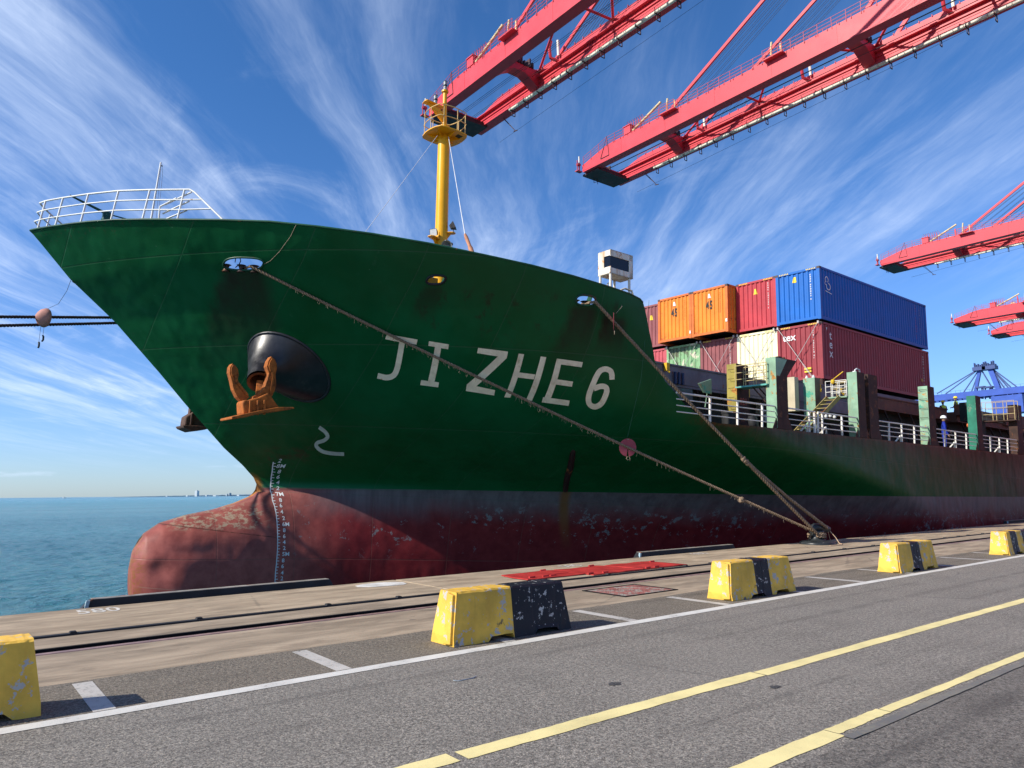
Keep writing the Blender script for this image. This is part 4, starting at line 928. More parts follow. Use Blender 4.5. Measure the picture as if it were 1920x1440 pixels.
# ------------------------------------------------ foremast
mast=link('foremast',None,ship)
mx=15.62
def mp(x,y,z): return (mx+x,y,z)
mb=MB(); mb.tube([mp(.06,0,6.5),mp(.06,0,9),mp(.05,0,12),mp(.03,0,15.0),mp(.02,0,17.0)],[.29,.285,.272,.255,.25],32); obj('mast_tube',mb,YMAST,mast)
mb=MB(); mb.tube([mp(.02,0,17.0),mp(.02,0,17.35)],.225,28); mb.tube([mp(.02,0,17.33),mp(.0,0,18.9)],[.10,.085],18); mb.tube([mp(.0,0,18.9),mp(.0,0,18.97)],.15,18); obj('topmast',mb,YMAST,mast)
# D-shaped crow platform with lightening hole
def platform_poly():
    out=[]; hole=[]
    for a in range(0,360,12):
        c,s=math.cos(R(a)),math.sin(R(a)); r=.86/(max(abs(c),abs(s))**.55); out.append((r*c*.98,r*s*.95))
    return out
z0=16.93; mb=MB(); mb.prism([(mx+p[0]+.05,p[1]) for p in platform_poly()],z0-.03,z0+.01,'z'); 
ph=mb.mesh('mast_platform',YMAST)
bm=bmesh.new(); bm.from_mesh(ph); bmesh.ops.inset_region(bm,faces=[f for f in bm.faces if abs(f.normal.z)>.9],thickness=.03); bm.to_mesh(ph); bm.free()
pf=link('mast_platform',ph,mast)
mb=MB()
for a in (25,95,155,215,275,335):
    c,s=math.cos(R(a)),math.sin(R(a)); mb.prism([(.22,0),(.74,0),(.24,-.22)],-.008,.008,'y',Matrix.Translation((mx+.03,0,z0-.03))@Matrix.Rotation(R(a),4,'Z'))
obj('platform_bracket',mb,YMAST,mast)
mb=MB(); mb.prism([(mx+.34,-.58),(mx+.62,-.54),(mx+.60,-.28),(mx+.36,-.32)],z0-.034,z0+.014,'z'); obj('ladder_opening',mb,paint('opening dark',(.05,.04,.02),.6),mast)
YR=paint('mast rail yellow',(.62,.42,.16),.5,.15,4,rust=.25,rcol=(.3,.14,.06))
for hz,nm in ((.98,'rail_bar'),(.50,'rail_bar')):
    pts=[]
    for a in range(0,361,15):
        c,s=math.cos(R(a)),math.sin(R(a)); r=.82/(max(abs(c),abs(s))**.5); pts.append((mx+.05+r*c*.96,r*s*.93,z0+hz))
    mb=MB(); mb.tube(pts,.020,6,cap=False); obj(nm,mb,YR,mast)
for a in (10,55,100,145,190,235,280,325):
    c,s=math.cos(R(a)),math.sin(R(a)); r=.82/(max(abs(c),abs(s))**.5); mb=MB(); q=(mx+.05+r*c*.96,r*s*.93); mb.tube([(q[0],q[1],z0),(q[0],q[1],z0+.98)],.017,6); obj('rail_post',mb,YR,mast)
LAMPM=paint('lantern grey',(.42,.44,.45),.3,.1,5); LDK=paint('lantern dark',(.05,.055,.06),.4)
def lantern(x,y,z,s=1.0,two=False):
    mb=MB(); T=lambda zz: Matrix.Translation((x,y,zz))
    for k in range(2 if two else 1):
        zz=z+k*.21*s
        mb.cur=0; mb.lathe([(.075*s,0),(.075*s,.14*s)],16,T(zz))
        mb.cur=1; mb.lathe([(.09*s,-.03*s),(.09*s,.01*s)],16,T(zz)); mb.lathe([(.085*s,.135*s),(.085*s,.165*s),(.05*s,.19*s),(0,.19*s)],16,T(zz)); mb.lathe([(.079*s,.06*s),(.079*s,.08*s)],16,T(zz))
    obj('navigation_lamp',mb,[LAMPM,LDK],mast)
lantern(mx,0,19.01,1.05,True)
mb=MB(); mb.prism([(-.10,.0),(-.85,.28),(-.92,.20),(-.75,.10),(-.10,-.42)],-.06,.06,'y',Matrix.Translation((mx,0,17.95))@Matrix.Rotation(R(0),4,'Z')); mb.prism([(-.10,-.14),(-.98,-.20),(-1.02,0),(-.98,.20),(-.10,.14)],.18,.22,'z',Matrix.Translation((mx,0,17.95)))
obj('lamp_bracket',mb,YMAST,mast,bev=.01); lantern(mx-.46,0,18.20,1.05,True)
# lower brackets with floodlights and horn
BRK=paint('lamp black',(.03,.028,.028),.4,.3,6,rust=.3)
def brk(x0,y0,x1,y1,z,w=.34):
    mb=MB(); d=Vector((x1-x0,y1-y0,0)).normalized(); n=Vector((-d.y,d.x,0))*w/2
    a=Vector((x0,y0,0)); b=Vector((x1,y1,0)); P=[a-n,b-n*.9,b+d*.08-n*.3,b+d*.08+n*.3,b+n*.9,a+n]
    mb.prism([(p.x,p.y) for p in P],z,z+.03,'z'); mb.prism([(0,-.01),((b-a).length*.75,-.01),(0,-.34)],-.012,.012,'y',Matrix.Translation((x0,y0,z))@Matrix.Rotation(math.atan2(d.y,d.x),4,'Z')); return obj('lamp_bracket',mb,YMAST,mast)
brk(mx-.20,-.05,mx-.62,-.25,12.28); brk(mx+.18,-.1,mx+.42,-.35,12.62); brk(mx+.2,-.1,mx+.50,-.3,11.86,.25)
def flood(x,y,z,rz,tilt):
    M=Matrix.Translation((x,y,z))@Matrix.Rotation(rz,4,'Z')@Matrix.Rotation(tilt,4,'Y')
    mb=MB()
    a=[(-.08,-.08,-.07),(-.08,.08,-.07),(-.08,.08,.07),(-.08,-.08,.07)]; b=[(.14,-.18,-.15),(.14,.18,-.15),(.14,.18,.15),(.14,-.18,.15)]
    mb.add([M@Vector(p) for p in a+b],[(0,1,2,3),(0,4,5,1),(1,5,6,2),(2,6,7,3),(3,7,4,0)])
    mb.tube([M@Vector((0,-.2,0)),M@Vector((0,-.2,-.18)),M@Vector((0,.2,-.18)),M@Vector((0,.2,0))],.012,5)
    mb.cur=1; mb.add([M@Vector((p[0]-.01,p[1]*.95,p[2]*.95)) for p in b],[(0,1,2,3)])
    obj('floodlight',mb,[BRK,LAMPM],mast)
flood(mx-.38,-.2,12.50,R(200),R(10)); flood(mx+.34,-.32,12.90,R(-40),R(-25))
mb=MB(); mb.smooth=True
M=Matrix.Translation((mx+.12,-.42,12.02))@Matrix.Rotation(R(215),4,'Z')@Matrix.Rotation(R(115),4,'Y')
mb.lathe([(.05,-.30),(.06,-.2),(.09,-.08),(.15,.04),(.24,.14),(.225,.14),(.13,.04),(.0,-.05)],28,M)
mb.cur=1; mb.lathe([(.07,-.42),(.075,-.30),(.0,-.29)],14,M); obj('horn',mb,[paint('horn grey',(.30,.31,.31),.3,.15,3,metal=.5),BRK],mast)
# stays
ST1=paint('stay wire',(.60,.62,.63),.4,.1)
st=empty('mast_stay','thin white wire stay running down left from the mast platform','wire',M=SM)
mb=MB(); mb.tube([(mx-.62,-.5,16.55),(9.75,-5.0,9.96),(8.85,-5.65,8.95)],.009,5); obj('wire',mb,ST1,st)
st=empty('mast_stay','white wire stay with orange turnbuckle right of the mast foot','wire',M=SM)
A_=Vector((mx+.05,-.30,16.8)); B_=Vector((11.20,-8.35,9.35)); mb=MB(); mb.tube([A_,B_],.016,5); obj('wire',mb,ST1,st)
C_=Vector((11.50,-8.62,8.35)); mb=MB(); mb.tube([B_,B_.lerp(C_,.1),B_.lerp(C_,.35),B_.lerp(C_,.42),B_.lerp(C_,.9)],[.03,.055,.05,.07,.045],8); obj('turnbuckle',mb,paint('turnbuckle tape',(.55,.25,.14),.7,.2,6),st)
mb=MB(); mb.tube([B_.lerp(C_,.88),C_],.06,8); obj('shackle',mb,BRK,st)

# ------------------------------------------------ white box on legs at the break of the forecastle
bx=link('control_cabin',None,ship)
BXM=paint('box white',(.74,.70,.60),.5,.08,2,rust=.46,rcol=(.36,.17,.06),streak=.9,scol=(.45,.27,.12))
def boxcab():
    x0,x1,y0,y1,z0,z1=16.42,17.48,-9.02,-8.45,9.08,9.88
    mb=MB(); t=.035
    mb.box((x0,y1-t,z0),(x1,y1,z1)); mb.box((x0,y0,z0),(x1,y1,z0+t)); mb.box((x0,y0,z1-t),(x1,y1,z1)); mb.box((x1-t,y0,z0),(x1,y1,z1))
    # corner window wraps from the fore side round to the quay side
    mb.box((x0,y0+.30,z0),(x0+t,y1,z1)); mb.box((x0,y0,z0),(x0+t,y0+.30,z0+.24)); mb.box((x0,y0,z1-.20),(x0+t,y0+.30,z1))
    mb.box((x0,y0,z0),(x1,y0+t,z0+.20)); mb.box((x0,y0,z1-.22),(x1,y0+t,z1)); mb.box((x1-.18,y0,z0),(x1,y0+t,z1))
    obj('cabin_shell',mb,BXM,bx,bev=.008)
    mb=MB(); mb.box((x0+.03,y0+.03,z0+.18),(x1-.16,y0+.035,z1-.2)); mb.box((x0+.03,y0+.03,z0+.2),(x0+.035,y0+.32,z1-.18)); obj('window_pane',mb,paint('black glass',(.006,.008,.014),.08,bmp=0),bx)
    for x,y in ((x0+.05,y0+.05),(x1-.12,y0+.06),(x0+.03,y1-.08),(x1-.35,y1-.06)):
        mb=MB(); mb.tube([(x,y,z0),(x,y,6.55)],.042,8); obj('leg',mb,BXM,bx)
    mb=MB(); mb.tube([(x0+.05,y0+.05,8.55),(x1-.35,y1-.06,8.5)],.03,7); mb.tube([(x0+.03,y1-.08,8.62),(x0+.05,y0+.05,8.62)],.03,7); mb.tube([(x1-.35,y1-.06,8.5),(x1-.12,y0+.06,8.5)],.03,7); mb.tube([(x0+.45,y1-.1,8.95),(x0+.36,y1-.1,8.9),(x0+.3,y1-.1,8.7),(x0+.3,y1-.1,7.8)],.022,7); obj('leg_brace',mb,BXM,bx)
boxcab()
mb=MB(); mb.tube([(15.1,-10.75,7.72),(15.12,-10.7,7.95),(15.3,-10.7,8.02),(15.52,-10.75,7.98),(15.55,-10.8,7.75)],.03,7); obj('grab_rail',mb,paint('tan rail',(.45,.40,.30),.5),ship)
# ---------------------------------------------------------------- cargo deck: rails, pillars, hatches
TURQ=(.10,.33,.22)
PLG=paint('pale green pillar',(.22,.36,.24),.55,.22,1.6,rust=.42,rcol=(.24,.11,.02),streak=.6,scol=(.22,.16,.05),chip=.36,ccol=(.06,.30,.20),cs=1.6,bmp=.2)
PLY=paint('yellowed pillar',(.30,.24,.05),.6,.25,1.5,rust=.35,rcol=(.26,.10,.02),streak=.3,chip=.30,ccol=(.14,.38,.24),cs=1.1,bmp=.2)
PLT=paint('teal pillar',(.012,.16,.10),.5,.25,1.5,rust=.12,chip=.2,ccol=(.10,.20,.13),cs=1.2,bmp=.2)
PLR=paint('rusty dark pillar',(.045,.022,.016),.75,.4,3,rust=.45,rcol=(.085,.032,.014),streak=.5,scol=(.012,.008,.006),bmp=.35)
GRY=paint('hatch grey',(.15,.14,.155),.6,.25,1.2,rust=.16,streak=.55,scol=(.10,.05,.03),chip=.16,ccol=(.05,.20,.16),cs=1.0,bmp=.25)
GRB=paint('hatch brown',(.13,.055,.035),.7,.3,1.5,rust=.4,streak=.5,scol=(.04,.02,.012),bmp=.3)
GRC=paint('cream bulkhead',(.46,.40,.27),.6,.2,1.2,rust=.2,streak=.4,scol=(.20,.13,.06),chip=.2,ccol=(.20,.21,.20),cs=1.0)
DKG=paint('dark coaming',(.014,.022,.018),.7,.4,2,rust=.2,bmp=.2)
OLV=paint('olive panel',(.10,.12,.06),.6,.2,2,rust=.2,streak=.3)
YEB=paint('yellow fitting',(.62,.38,.02),.5,.2,4,rust=.2)
YRL=paint('yellow rail',(.48,.38,.18),.5,.2,4,rust=.3,rcol=(.25,.10,.03))
LTG=paint('light grey flap',(.55,.55,.52),.5,.1,3,rust=.1)
BLU=paint('dark blue cylinders',(.02,.035,.09),.4,.2,3)
WHR=paint('deck rail white',(.66,.64,.58),.5,.1,2.5,rust=.24,rcol=(.34,.17,.07),streak=.4,scol=(.40,.30,.18))
YD=-10.93
def pillar(x0,x1,z1,name,face,side,label=None,y0=-11.02,y1=-10.62,flare=False,zb=4.36,foot=True):
    """upright that carries the outer container row: light fore face, rusty quay face"""
    mb=MB()
    def fq(vs,c): mb.cur=c; mb.add(vs,[(0,1,2,3)])
    if flare:
        prof=[(x0,zb),(x1,zb),(x1,z1-.62),(x1+.62,z1-.02),(x1+.62,z1),(x0,z1)]
    else: prof=[(x0,zb),(x1,zb),(x1,z1),(x0,z1)]
    n=len(prof)
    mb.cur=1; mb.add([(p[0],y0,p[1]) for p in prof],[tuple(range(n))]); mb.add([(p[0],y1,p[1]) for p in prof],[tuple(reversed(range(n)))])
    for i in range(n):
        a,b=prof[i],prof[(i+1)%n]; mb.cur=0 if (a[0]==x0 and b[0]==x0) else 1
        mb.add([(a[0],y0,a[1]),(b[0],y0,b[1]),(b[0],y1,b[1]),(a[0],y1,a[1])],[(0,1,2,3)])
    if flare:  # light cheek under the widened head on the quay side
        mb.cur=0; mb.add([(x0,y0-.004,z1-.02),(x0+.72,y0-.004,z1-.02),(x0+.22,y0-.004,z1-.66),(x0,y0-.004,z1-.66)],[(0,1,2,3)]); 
    if foot:
        mb.cur=1; mb.prism([(x1,zb),(x1+.30,zb-.02),(x1+.02,zb+.42)],y0+.02,y0+.05,'y'); mb.prism([(x0,zb),(x0-.24,zb-.02),(x0,zb+.36)],y0+.02,y0+.05,'y')
    o=obj(name,mb,[face,side],ship,label=label,fix=True)
    return o
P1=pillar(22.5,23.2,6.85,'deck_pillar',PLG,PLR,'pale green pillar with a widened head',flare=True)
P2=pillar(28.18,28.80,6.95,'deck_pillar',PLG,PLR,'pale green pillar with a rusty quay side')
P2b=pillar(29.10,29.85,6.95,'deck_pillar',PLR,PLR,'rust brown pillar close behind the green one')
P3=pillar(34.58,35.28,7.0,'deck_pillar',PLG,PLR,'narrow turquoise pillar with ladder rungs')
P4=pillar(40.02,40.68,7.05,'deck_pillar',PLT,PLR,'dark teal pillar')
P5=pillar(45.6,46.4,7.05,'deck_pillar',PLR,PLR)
for x in (51.4,57,62.6,68.2,73.8,79.4,85,90.6,96.2): pillar(x,x+.7,7.05,'deck_pillar',PLR,PLR)
# inner pillars
def inner(x0,x1,y0,y1,z0,z1,face,side,name='inner_pillar',label=None):
    mb=MB(); mb.box((x0,y0,z0),(x1,y1,z1)); mb.mi=[1]*6; mb.mi[5]=0
    o=obj(name,mb,[face,side],ship,label=label); return o
IP1=inner(22.5,23.26,-9.43,-9.02,4.14,6.8,PLY,PLR,label='yellowed pillar with rungs and the number 021')
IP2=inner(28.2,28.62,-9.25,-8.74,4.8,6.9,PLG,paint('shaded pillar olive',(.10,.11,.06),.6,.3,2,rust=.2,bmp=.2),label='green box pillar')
# 021
vs,fs=text_poly('021',.36); mb=MB(); mb.add([(22.90+v[0]*.85,-9.434,5.42+v[1]) for v in vs],fs); obj('painted_number',mb,paint('red number',(.42,.07,.03),.6,.2,4),IP1,fix=False)
rung=MB()
for k in range(7):
    z=4.55+k*.34; rung.tube([(22.44,-9.36,z),(22.38,-9.36,z-.02),(22.38,-9.16,z-.02),(22.44,-9.16,z)],.008,5)
obj('rung',rung,PLR,IP1)
rung=MB()
for k in range(6):
    z=4.75+k*.42; rung.tube([(34.56,-10.98,z),(34.50,-10.98,z-.02),(34.50,-10.68,z-.02),(34.56,-10.68,z)],.010,5)
obj('rung',rung,PLR,P3)
# bridge platform between the pillars
def deck_rail(name,x0,x1,y,zt=5.12,zb=4.36,bars=4,posts=(),mat=None,slope=0,label=None):
    o=link(name,None,ship)
    if label: o['label']=label
    for k in range(bars):
        z=zt-(zt-zb-.06)*k/(bars-.35)
        mb=MB(); mb.tube([(x0,y,z),(x1,y,z)],.030 if k==0 else .019,7); obj('rail_bar',mb,mat or WHR,o)
    for x in posts:
        mb=MB(); mb.beam((x,y+.04,zb-.02),(x,y+.02,zt-.02),.062,.045,(1,0,0)); obj('rail_post',mb,mat or WHR,o)
    return o
deck_rail('deck_rail',17.25,22.46,-10.95,posts=(18.9,20.35,21.75))
deck_rail('deck_rail',23.24,25.0,-10.95,posts=(24.72,))
deck_rail('deck_rail',25.28,28.16,-10.95,posts=(25.32,25.62,27.05))
deck_rail('deck_rail',29.87,34.54,-10.95,posts=(30.9,32.05,33.25))
deck_rail('deck_rail',35.3,39.98,-10.95,posts=(36.4,37.6,38.85))
deck_rail('deck_rail',40.7,45.56,-10.95,posts=(41.9,43.1,44.25))
for i,x in enumerate((46.4,52.1,57.7,63.3,68.9,74.5)): deck_rail('deck_rail',x,x+4.95,-10.95,posts=(x+1.2,x+2.4,x+3.6))
for x in (24.55,25.9,31.95,37.5,43.0):
    mb=MB(); mb.tube([(x,-10.9,4.62),(x-.28,-10.75,4.30)],.035,6); mb.tube([(x,-10.9,4.62),(x+.12,-10.85,4.30)],.035,6); obj('rail_foot',mb,WHR,ship)
# gate posts
mb=MB(); mb.beam((25.12,-10.9,4.3),(25.12,-10.9,5.15),.07,.06,(1,0,0)); obj('gate_post',mb,WHR,ship)
def platform(name,x,y0,y1,z,d,rails,mat,fl,lab=None,rx=0):
    o=link(name,None,ship); 
    if lab: o['label']=lab
    mb=MB(); mb.box((x,y0,z-.045),(x+d,y1,z+.01)); obj('floor_plate',mb,fl,o)
    for xx in (x+.03,x+d-.03):
        for h in rails:
            mb=MB(); mb.tube([(xx,y0,z+h),(xx,y1,z+h)],.015,6); obj('rail_bar',mb,mat,o)
        n=3
        for k in range(n+1):
            yy=y0+(y1-y0)*k/n; mb=MB(); mb.tube([(xx,yy,z),(xx,yy,z+max(rails))],.016,6); obj('rail_post',mb,mat,o)
    return o
platform('bridge_platform',22.38,-10.72,-9.45,5.92,.55,(.26,.5,.76),YRL,paint('platform aqua',(.12,.42,.36),.5,.2,3,rust=.3))
mb=MB(); mb.beam((22.5,-10.60,5.3),(22.5,-10.1,5.86),.04,.04); mb.beam((22.9,-10.6,5.3),(22.9,-10.1,5.86),.04,.04); obj('platform_strut',mb,PLR,ship)
platform('bridge_platform',28.1,-10.62,-9.75,6.0,.5,(.22,.44,.66),WHR,PLG)
platform('bridge_platform',45.2,-11.05,-9.5,6.2,.6,(.35,.7,1.05),YRL,PLR)
platform('bridge_platform',29.0,-10.6,-9.5,6.15,.5,(.3,.6),YRL,PLR)
# lampshade fittings
mb=MB(); mb.tube([(28.15,-10.5,7.0),(28.1,-10.1,6.72)],.02,6); mb.lathe([(.05,-.08),(.09,.0),(.06,.09),(0,.1)],10,Matrix.Translation((28.1,-10.08,6.62))); obj('deck_lamp',mb,YEB,ship)
mb=MB(); mb.tube([(28.4,-10.85,6.95),(28.4,-10.85,7.05),(28.55,-10.85,7.12),(28.75,-10.85,7.10),(28.8,-10.85,7.0)],.03,7); mb.lathe([(.07,0),(.07,.05),(0,.06)],10,Matrix.Translation((28.35,-10.85,6.95))); obj('lashing_eye',mb,LTG,ship)
for x,y in ((28.3,-9.15),(28.3,-8.85)):
    mb=MB(); mb.lathe([(.08,0),(.05,.06),(.03,.12),(0,.13)],10,Matrix.Translation((x,y,6.9))); obj('twistlock',mb,LTG,ship)
mb=MB(); mb.box((22.9,-10.9,6.85),(23.1,-10.7,6.93)); mb.lathe([(.05,0),(.05,.08),(0,.1)],8,Matrix.Translation((23.3,-10.85,6.86))); obj('twistlock',mb,PLR,ship)
# sloping yellow stair in the second bay
mb=MB()
for dy in (0,.5): mb.beam((25.9,-10.0+dy,4.35),(28.05,-10.35+dy,5.98),.04,.17)
for k in range(9):
    t=k/9; mb.box((25.95+2.1*t,-10.0-.3*t,4.42+1.6*t),(26.12+2.1*t,-9.5-.3*t,4.45+1.6*t))
obj('stair',mb,paint('stair yellow',(.28,.22,.08),.6,.3,2,rust=.5),ship)
# hatches: grey cover side, dark recess with raking stanchions
def hatch(x0,x1,z0,z1,cover,yb=-7.55,name='hatch_cover',rib=True,stanch=True):
    o=link(name,None,ship)
    mb=MB(); mb.box((x0,yb,z0),(x1,7.5,z1)); obj('cover_side',mb,cover,o,bev=.02)
    if rib:
        mb=MB(); mb.box((x0,yb-.05,z1-.06),(x1,yb,z1)); mb.box((x0,yb-.06,z0),(x1,yb,z0+.08)); mb.box((x0,yb-.03,(z0+z1)/2-.30),(x1,yb,(z0+z1)/2-.26)); obj('cover_rim',mb,cover,o)
    mb=MB(); mb.box((x0+.2,yb+.7,4.1),(x1-.2,6.8,z0)); obj('coaming',mb,DKG,o)
    if stanch:
        x=x0+.7
        while x<x1:
            mb=MB(); mb.beam((x,yb+.02,z0),(x+.55,yb-.5,4.15),.10,.05); obj('stanchion',mb,PLR,o); x+=1.45
    return o
H1=hatch(17.6,28.0,6.0,6.84,GRY)
mb=MB(); mb.box((17.7,-7.62,5.55),(22.3,-7.2,5.98)); obj('cover_rim',mb,paint('teal patched grey',(.07,.11,.11),.6,.3,1.3,rust=.2,chip=.3,ccol=(.03,.22,.18),cs=1.1),H1)
H2=hatch(28.9,34.4,5.75,7.0,GRY,-8.0)
H3=hatch(35.5,45.3,6.35,7.02,GRB,-7.7)
for x0 in (46.6,58.2,69.8,81.4,93): hatch(x0,x0+11.0,6.35,6.95,GRB,-7.7)
mb=MB(); mb.box((30.1,-8.4,5.72),(33.2,-8.02,6.28)); obj('cable_box',mb,GRY,H2,bev=.02)
# mid bulkhead behind pillar 1: cream wall
mb=MB(); mb.box((27.6,-8.7,5.5),(27.9,-5.0,6.92)); obj('cross_bulkhead',mb,GRC,ship)
for k in range(5):
    mb=MB(); mb.tube([(18.7+k*.17,-7.66,6.12),(18.7+k*.17,-7.66,6.62)],.05,8); obj('gas_bottle',mb,BLU,H1)
for k in range(3):
    mb=MB(); mb.tube([(21.25+k*.22,-7.66,6.10),(21.25+k*.22,-7.66,6.55)],.06,8); obj('gas_bottle',mb,BLU,H1)
for x in (18.15,20.75,):
    mb=MB(); mb.box((x-.08,-7.75,6.52),(x+.08,-7.6,6.82)); mb.tube([(x-.05,-7.77,6.5),(x,-7.8,6.44),(x+.05,-7.77,6.5)],.02,6); obj('lashing_eye',mb,YEB,H1,bev=.01)
for x in (30.6,32.6):
    mb=MB(); mb.box((x-.10,-8.16,6.72),(x+.10,-8.02,6.95)); mb.tube([(x-.06,-8.18,6.74),(x,-8.2,6.62),(x+.06,-8.18,6.74)],.03,6); obj('lashing_eye',mb,YEB,H2,bev=.01)
mb=MB(); mb.box((33.35,-8.25,6.3),(33.72,-8.02,6.72)); mb.box((33.8,-8.25,6.3),(34.15,-8.02,6.72)); mb.box((33.3,-8.2,6.15),(34.2,-8.0,6.3)); obj('valve_box',mb,YEB,H2,bev=.02)
mb=MB(); mb.box((25.6,-7.75,5.98),(25.85,-7.55,6.35)); obj('valve_box',mb,YEB,H1,bev=.02)
mb=MB(); mb.prism([(21.2,6.0),(21.95,6.24),(21.95,5.68),(21.5,5.70)],-8.75,-8.70,'y'); mb.tube([(21.75,-8.7,5.7),(21.75,-8.6,5.2)],.02,6); obj('vent_flap',mb,PLG,ship)
mb=MB(); mb.tube([(21.9,-9.5,4.14),(21.9,-9.5,4.95)],.25,18); mb.tube([(21.9,-9.5,4.9),(21.9,-9.5,4.98)],.27,18); obj('steel_drum',mb,DARK,ship)
mb=MB(); mb.lathe([(.10,-.12),(.27,-.11),(.27,.11),(.10,.12)],18,Matrix.Translation((21.8,-10.55,4.52))@Matrix.Rotation(R(80),4,'X')@Matrix.Rotation(R(20),4,'Y')); obj('hose_reel',mb,DARK,ship)
mb=MB(); mb.tube([(24.2,-9.6,4.14),(24.2,-9.6,5.2)],.06,8); mb.box((24.1,-9.7,4.8),(24.3,-9.5,5.05)); obj('deck_valve',mb,LTG,ship)
mb=MB(); mb.prism([(24.5,5.35),(24.95,5.5),(25.05,5.2),(24.6,5.05)],-9.4,-9.36,'y'); obj('tilted_plate',mb,paint('zinc plate',(.30,.31,.33),.4,.15,3,metal=.3),ship)
for i in range(6):
    mb=MB(); x=26.5+i*.16; mb.lathe([(.05,-.02),(.07,.04),(.03,.1),(0,.1)],8,Matrix.Translation((x,-10.6+.04*(i%2),5.05+.02*(i%3)))); 
    if i%2==0: obj('shackle_stack',mb,LTG,ship)
mb=MB(); mb.box((25.8,-10.75,4.95),(28.0,-10.2,5.0)); obj('bin_shelf',mb,DKG,ship)
# rusty clutter aft: cover pieces standing on edge
mb=MB(); mb.prism([(46.0,6.7),(48.6,6.7),(48.9,7.28),(46.0,7.32)],-8.1,-7.8,'y'); 
for k in range(5): mb.box((46.1+k*.55,-8.16,6.72),(46.2+k*.55,-8.1,7.25))
obj('rusty_panel',mb,GRB,ship)
mb=MB(); mb.box((49.0,-7.8,6.72),(53.6,-7.4,7.25)); mb.box((49.0,-7.86,6.95),(53.6,-7.8,7.0)); obj('olive_panel',mb,OLV,ship)
mb=MB(); mb.prism([(53.8,6.6),(62.5,6.6),(62.5,7.6),(53.8,7.3)],-7.9,-7.6,'y'); obj('rusty_panel',mb,GRB,ship)
for k in range(3):
    mb=MB(); mb.lathe([(.0,-.13),(.12,-.09),(.14,0),(.12,.09),(0,.13)],12,Matrix.Translation((43.9+k*.9,-9.3,5.9+.2*(k%2)))); obj('orange_float',mb,paint('orange float',(.55,.14,.05),.5),ship)
mb=MB(); mb.box((44.6,-9.4,6.2),(45.4,-8.6,7.25)); mb.box((44.7,-9.6,4.14),(45.3,-8.9,6.2)); obj('dark_locker',mb,DKG,ship)

# ---------------------------------------------------------------- containers
_mc={}
def cmesh(key,fn,mat):
    k=(key,mat.name)
    if k in _mc: return _mc[k]
    if key not in _mc: _mc[key]=fn()
    me=_mc[key].mesh(key[0],mat); _mc[k]=me; return me
def corr(L,z0,z1,pitch,depth,flip=1):   # corrugated sheet along x in [0,L], at y=0, ribs go inwards (+y)
    mb=MB(); n=max(1,round(L/pitch)); p=L/n; xs=[(0,0)]
    for i in range(n):
        a=i*p; xs+=[(a+p*.26,0),(a+p*.40,depth),(a+p*.74,depth),(a+p*.88,0)]
    xs.append((L,0)); vs=[]
    for x,y in xs: vs+=[(x,y*flip,z0),(x,y*flip,z1)]
    mb.add(vs,[(2*i,2*i+2,2*i+3,2*i+1) for i in range(len(xs)-1)]); return mb
def container(label,x,y,z,mat,L=12.19,Wd=2.438,H=2.59,frame=None,ribs=.27,marks=None,cat='container'):
    o=empty('shipping_container',label,cat,M=SM@Matrix.Translation((x,y,z)),group='containers stacked on the ship')
    fm=frame or mat
    def part(name,key,fn,m,loc=(0,0,0),rz=0): 
        c=link(name,cmesh(key,fn,m),o,loc=loc); 
        if rz: c.rotation_euler=(0,0,rz)
        return c
    part('side_panel',('side_panel',L,H),lambda:corr(L-.30,.15,H-.10,.278,.036),mat,(.15,.02,0))
    part('side_panel',('side_panel_b',L,H),lambda:corr(L-.30,.15,H-.10,.278,.036,-1),mat,(.15,Wd-.02,0))
    # fore end: wider ribs
    def endf():
        mb=corr(Wd-.26,.15,H-.12,ribs,.045,-1); mb.v=[(-v[1],v[0],v[2]) for v in mb.v]; return mb
    part('end_panel',('end_panel',Wd,H,ribs),endf,mat,(.03,.13,0))
    part('end_panel',('end_panel_r',Wd,H),lambda:MB().box((0,0,.12),(.05,Wd-.2,H-.1)),mat,(L-.08,.1,0))
    part('roof',('roof',L,Wd,H),lambda:MB().box((.1,.05,H-.09),(L-.1,Wd-.05,H-.02)),mat)
    part('floor',('floor',L,Wd),lambda:MB().box((.1,.05,.14),(L-.1,Wd-.05,.2)),DARK)
    for cx in (0,L-.16):
        for cy in (0,Wd-.16):
            part('corner_post',('corner_post',H),lambda:MB().box((0,0,.12),(.16,.16,H-.12)),fm,(cx,cy,0))
            for cz in (0,H-.118):
                part('corner_casting',('corner_casting',),lambda:casting(),CAST if cz else fm,(cx-.005,cy-.005,cz))
    for cy in (0,Wd-.07):
        part('bottom_rail',('bottom_rail',L),lambda:MB().box((.16,0,.0),(L-.16,.07,.16)),fm,(0,cy,0))
        part('top_rail',('top_rail',L),lambda:MB().box((.16,0,-.1),(L-.16,.06,0)),fm,(0,cy+.0,H))
    for cx in (0,L-.07):
        part('bottom_rail',('bottom_sill',Wd),lambda:MB().box((0,.16,.03),(.07,Wd-.16,.16)),fm,(cx,0,0))
        part('top_rail',('top_header',Wd),lambda:MB().box((0,.16,-.12),(.07,Wd-.16,-.01)),fm,(cx,0,H))
    return o
def casting():
    mb=MB(); mb.box((0,0,0),(.178,.162,.118)); return mb
CAST=paint('dark corner casting',(.07,.055,.055),.6,.3,6,rust=.3)
cB=paint('container blue',(.006,.115,.42),.55,.10,1.2,rust=.05,rcol=(.12,.09,.08),bmp=.08)
cR=paint('container red',(.42,.038,.050),.5,.14,1.0,rust=.06,rcol=(.20,.03,.03),streak=.2,scol=(.28,.04,.04),bmp=.1)
cO=paint('container orange',(.70,.215,.020),.55,.14,1.0,rust=.34,rcol=(.26,.06,.015),streak=.7,scol=(.50,.13,.02),bmp=.15)
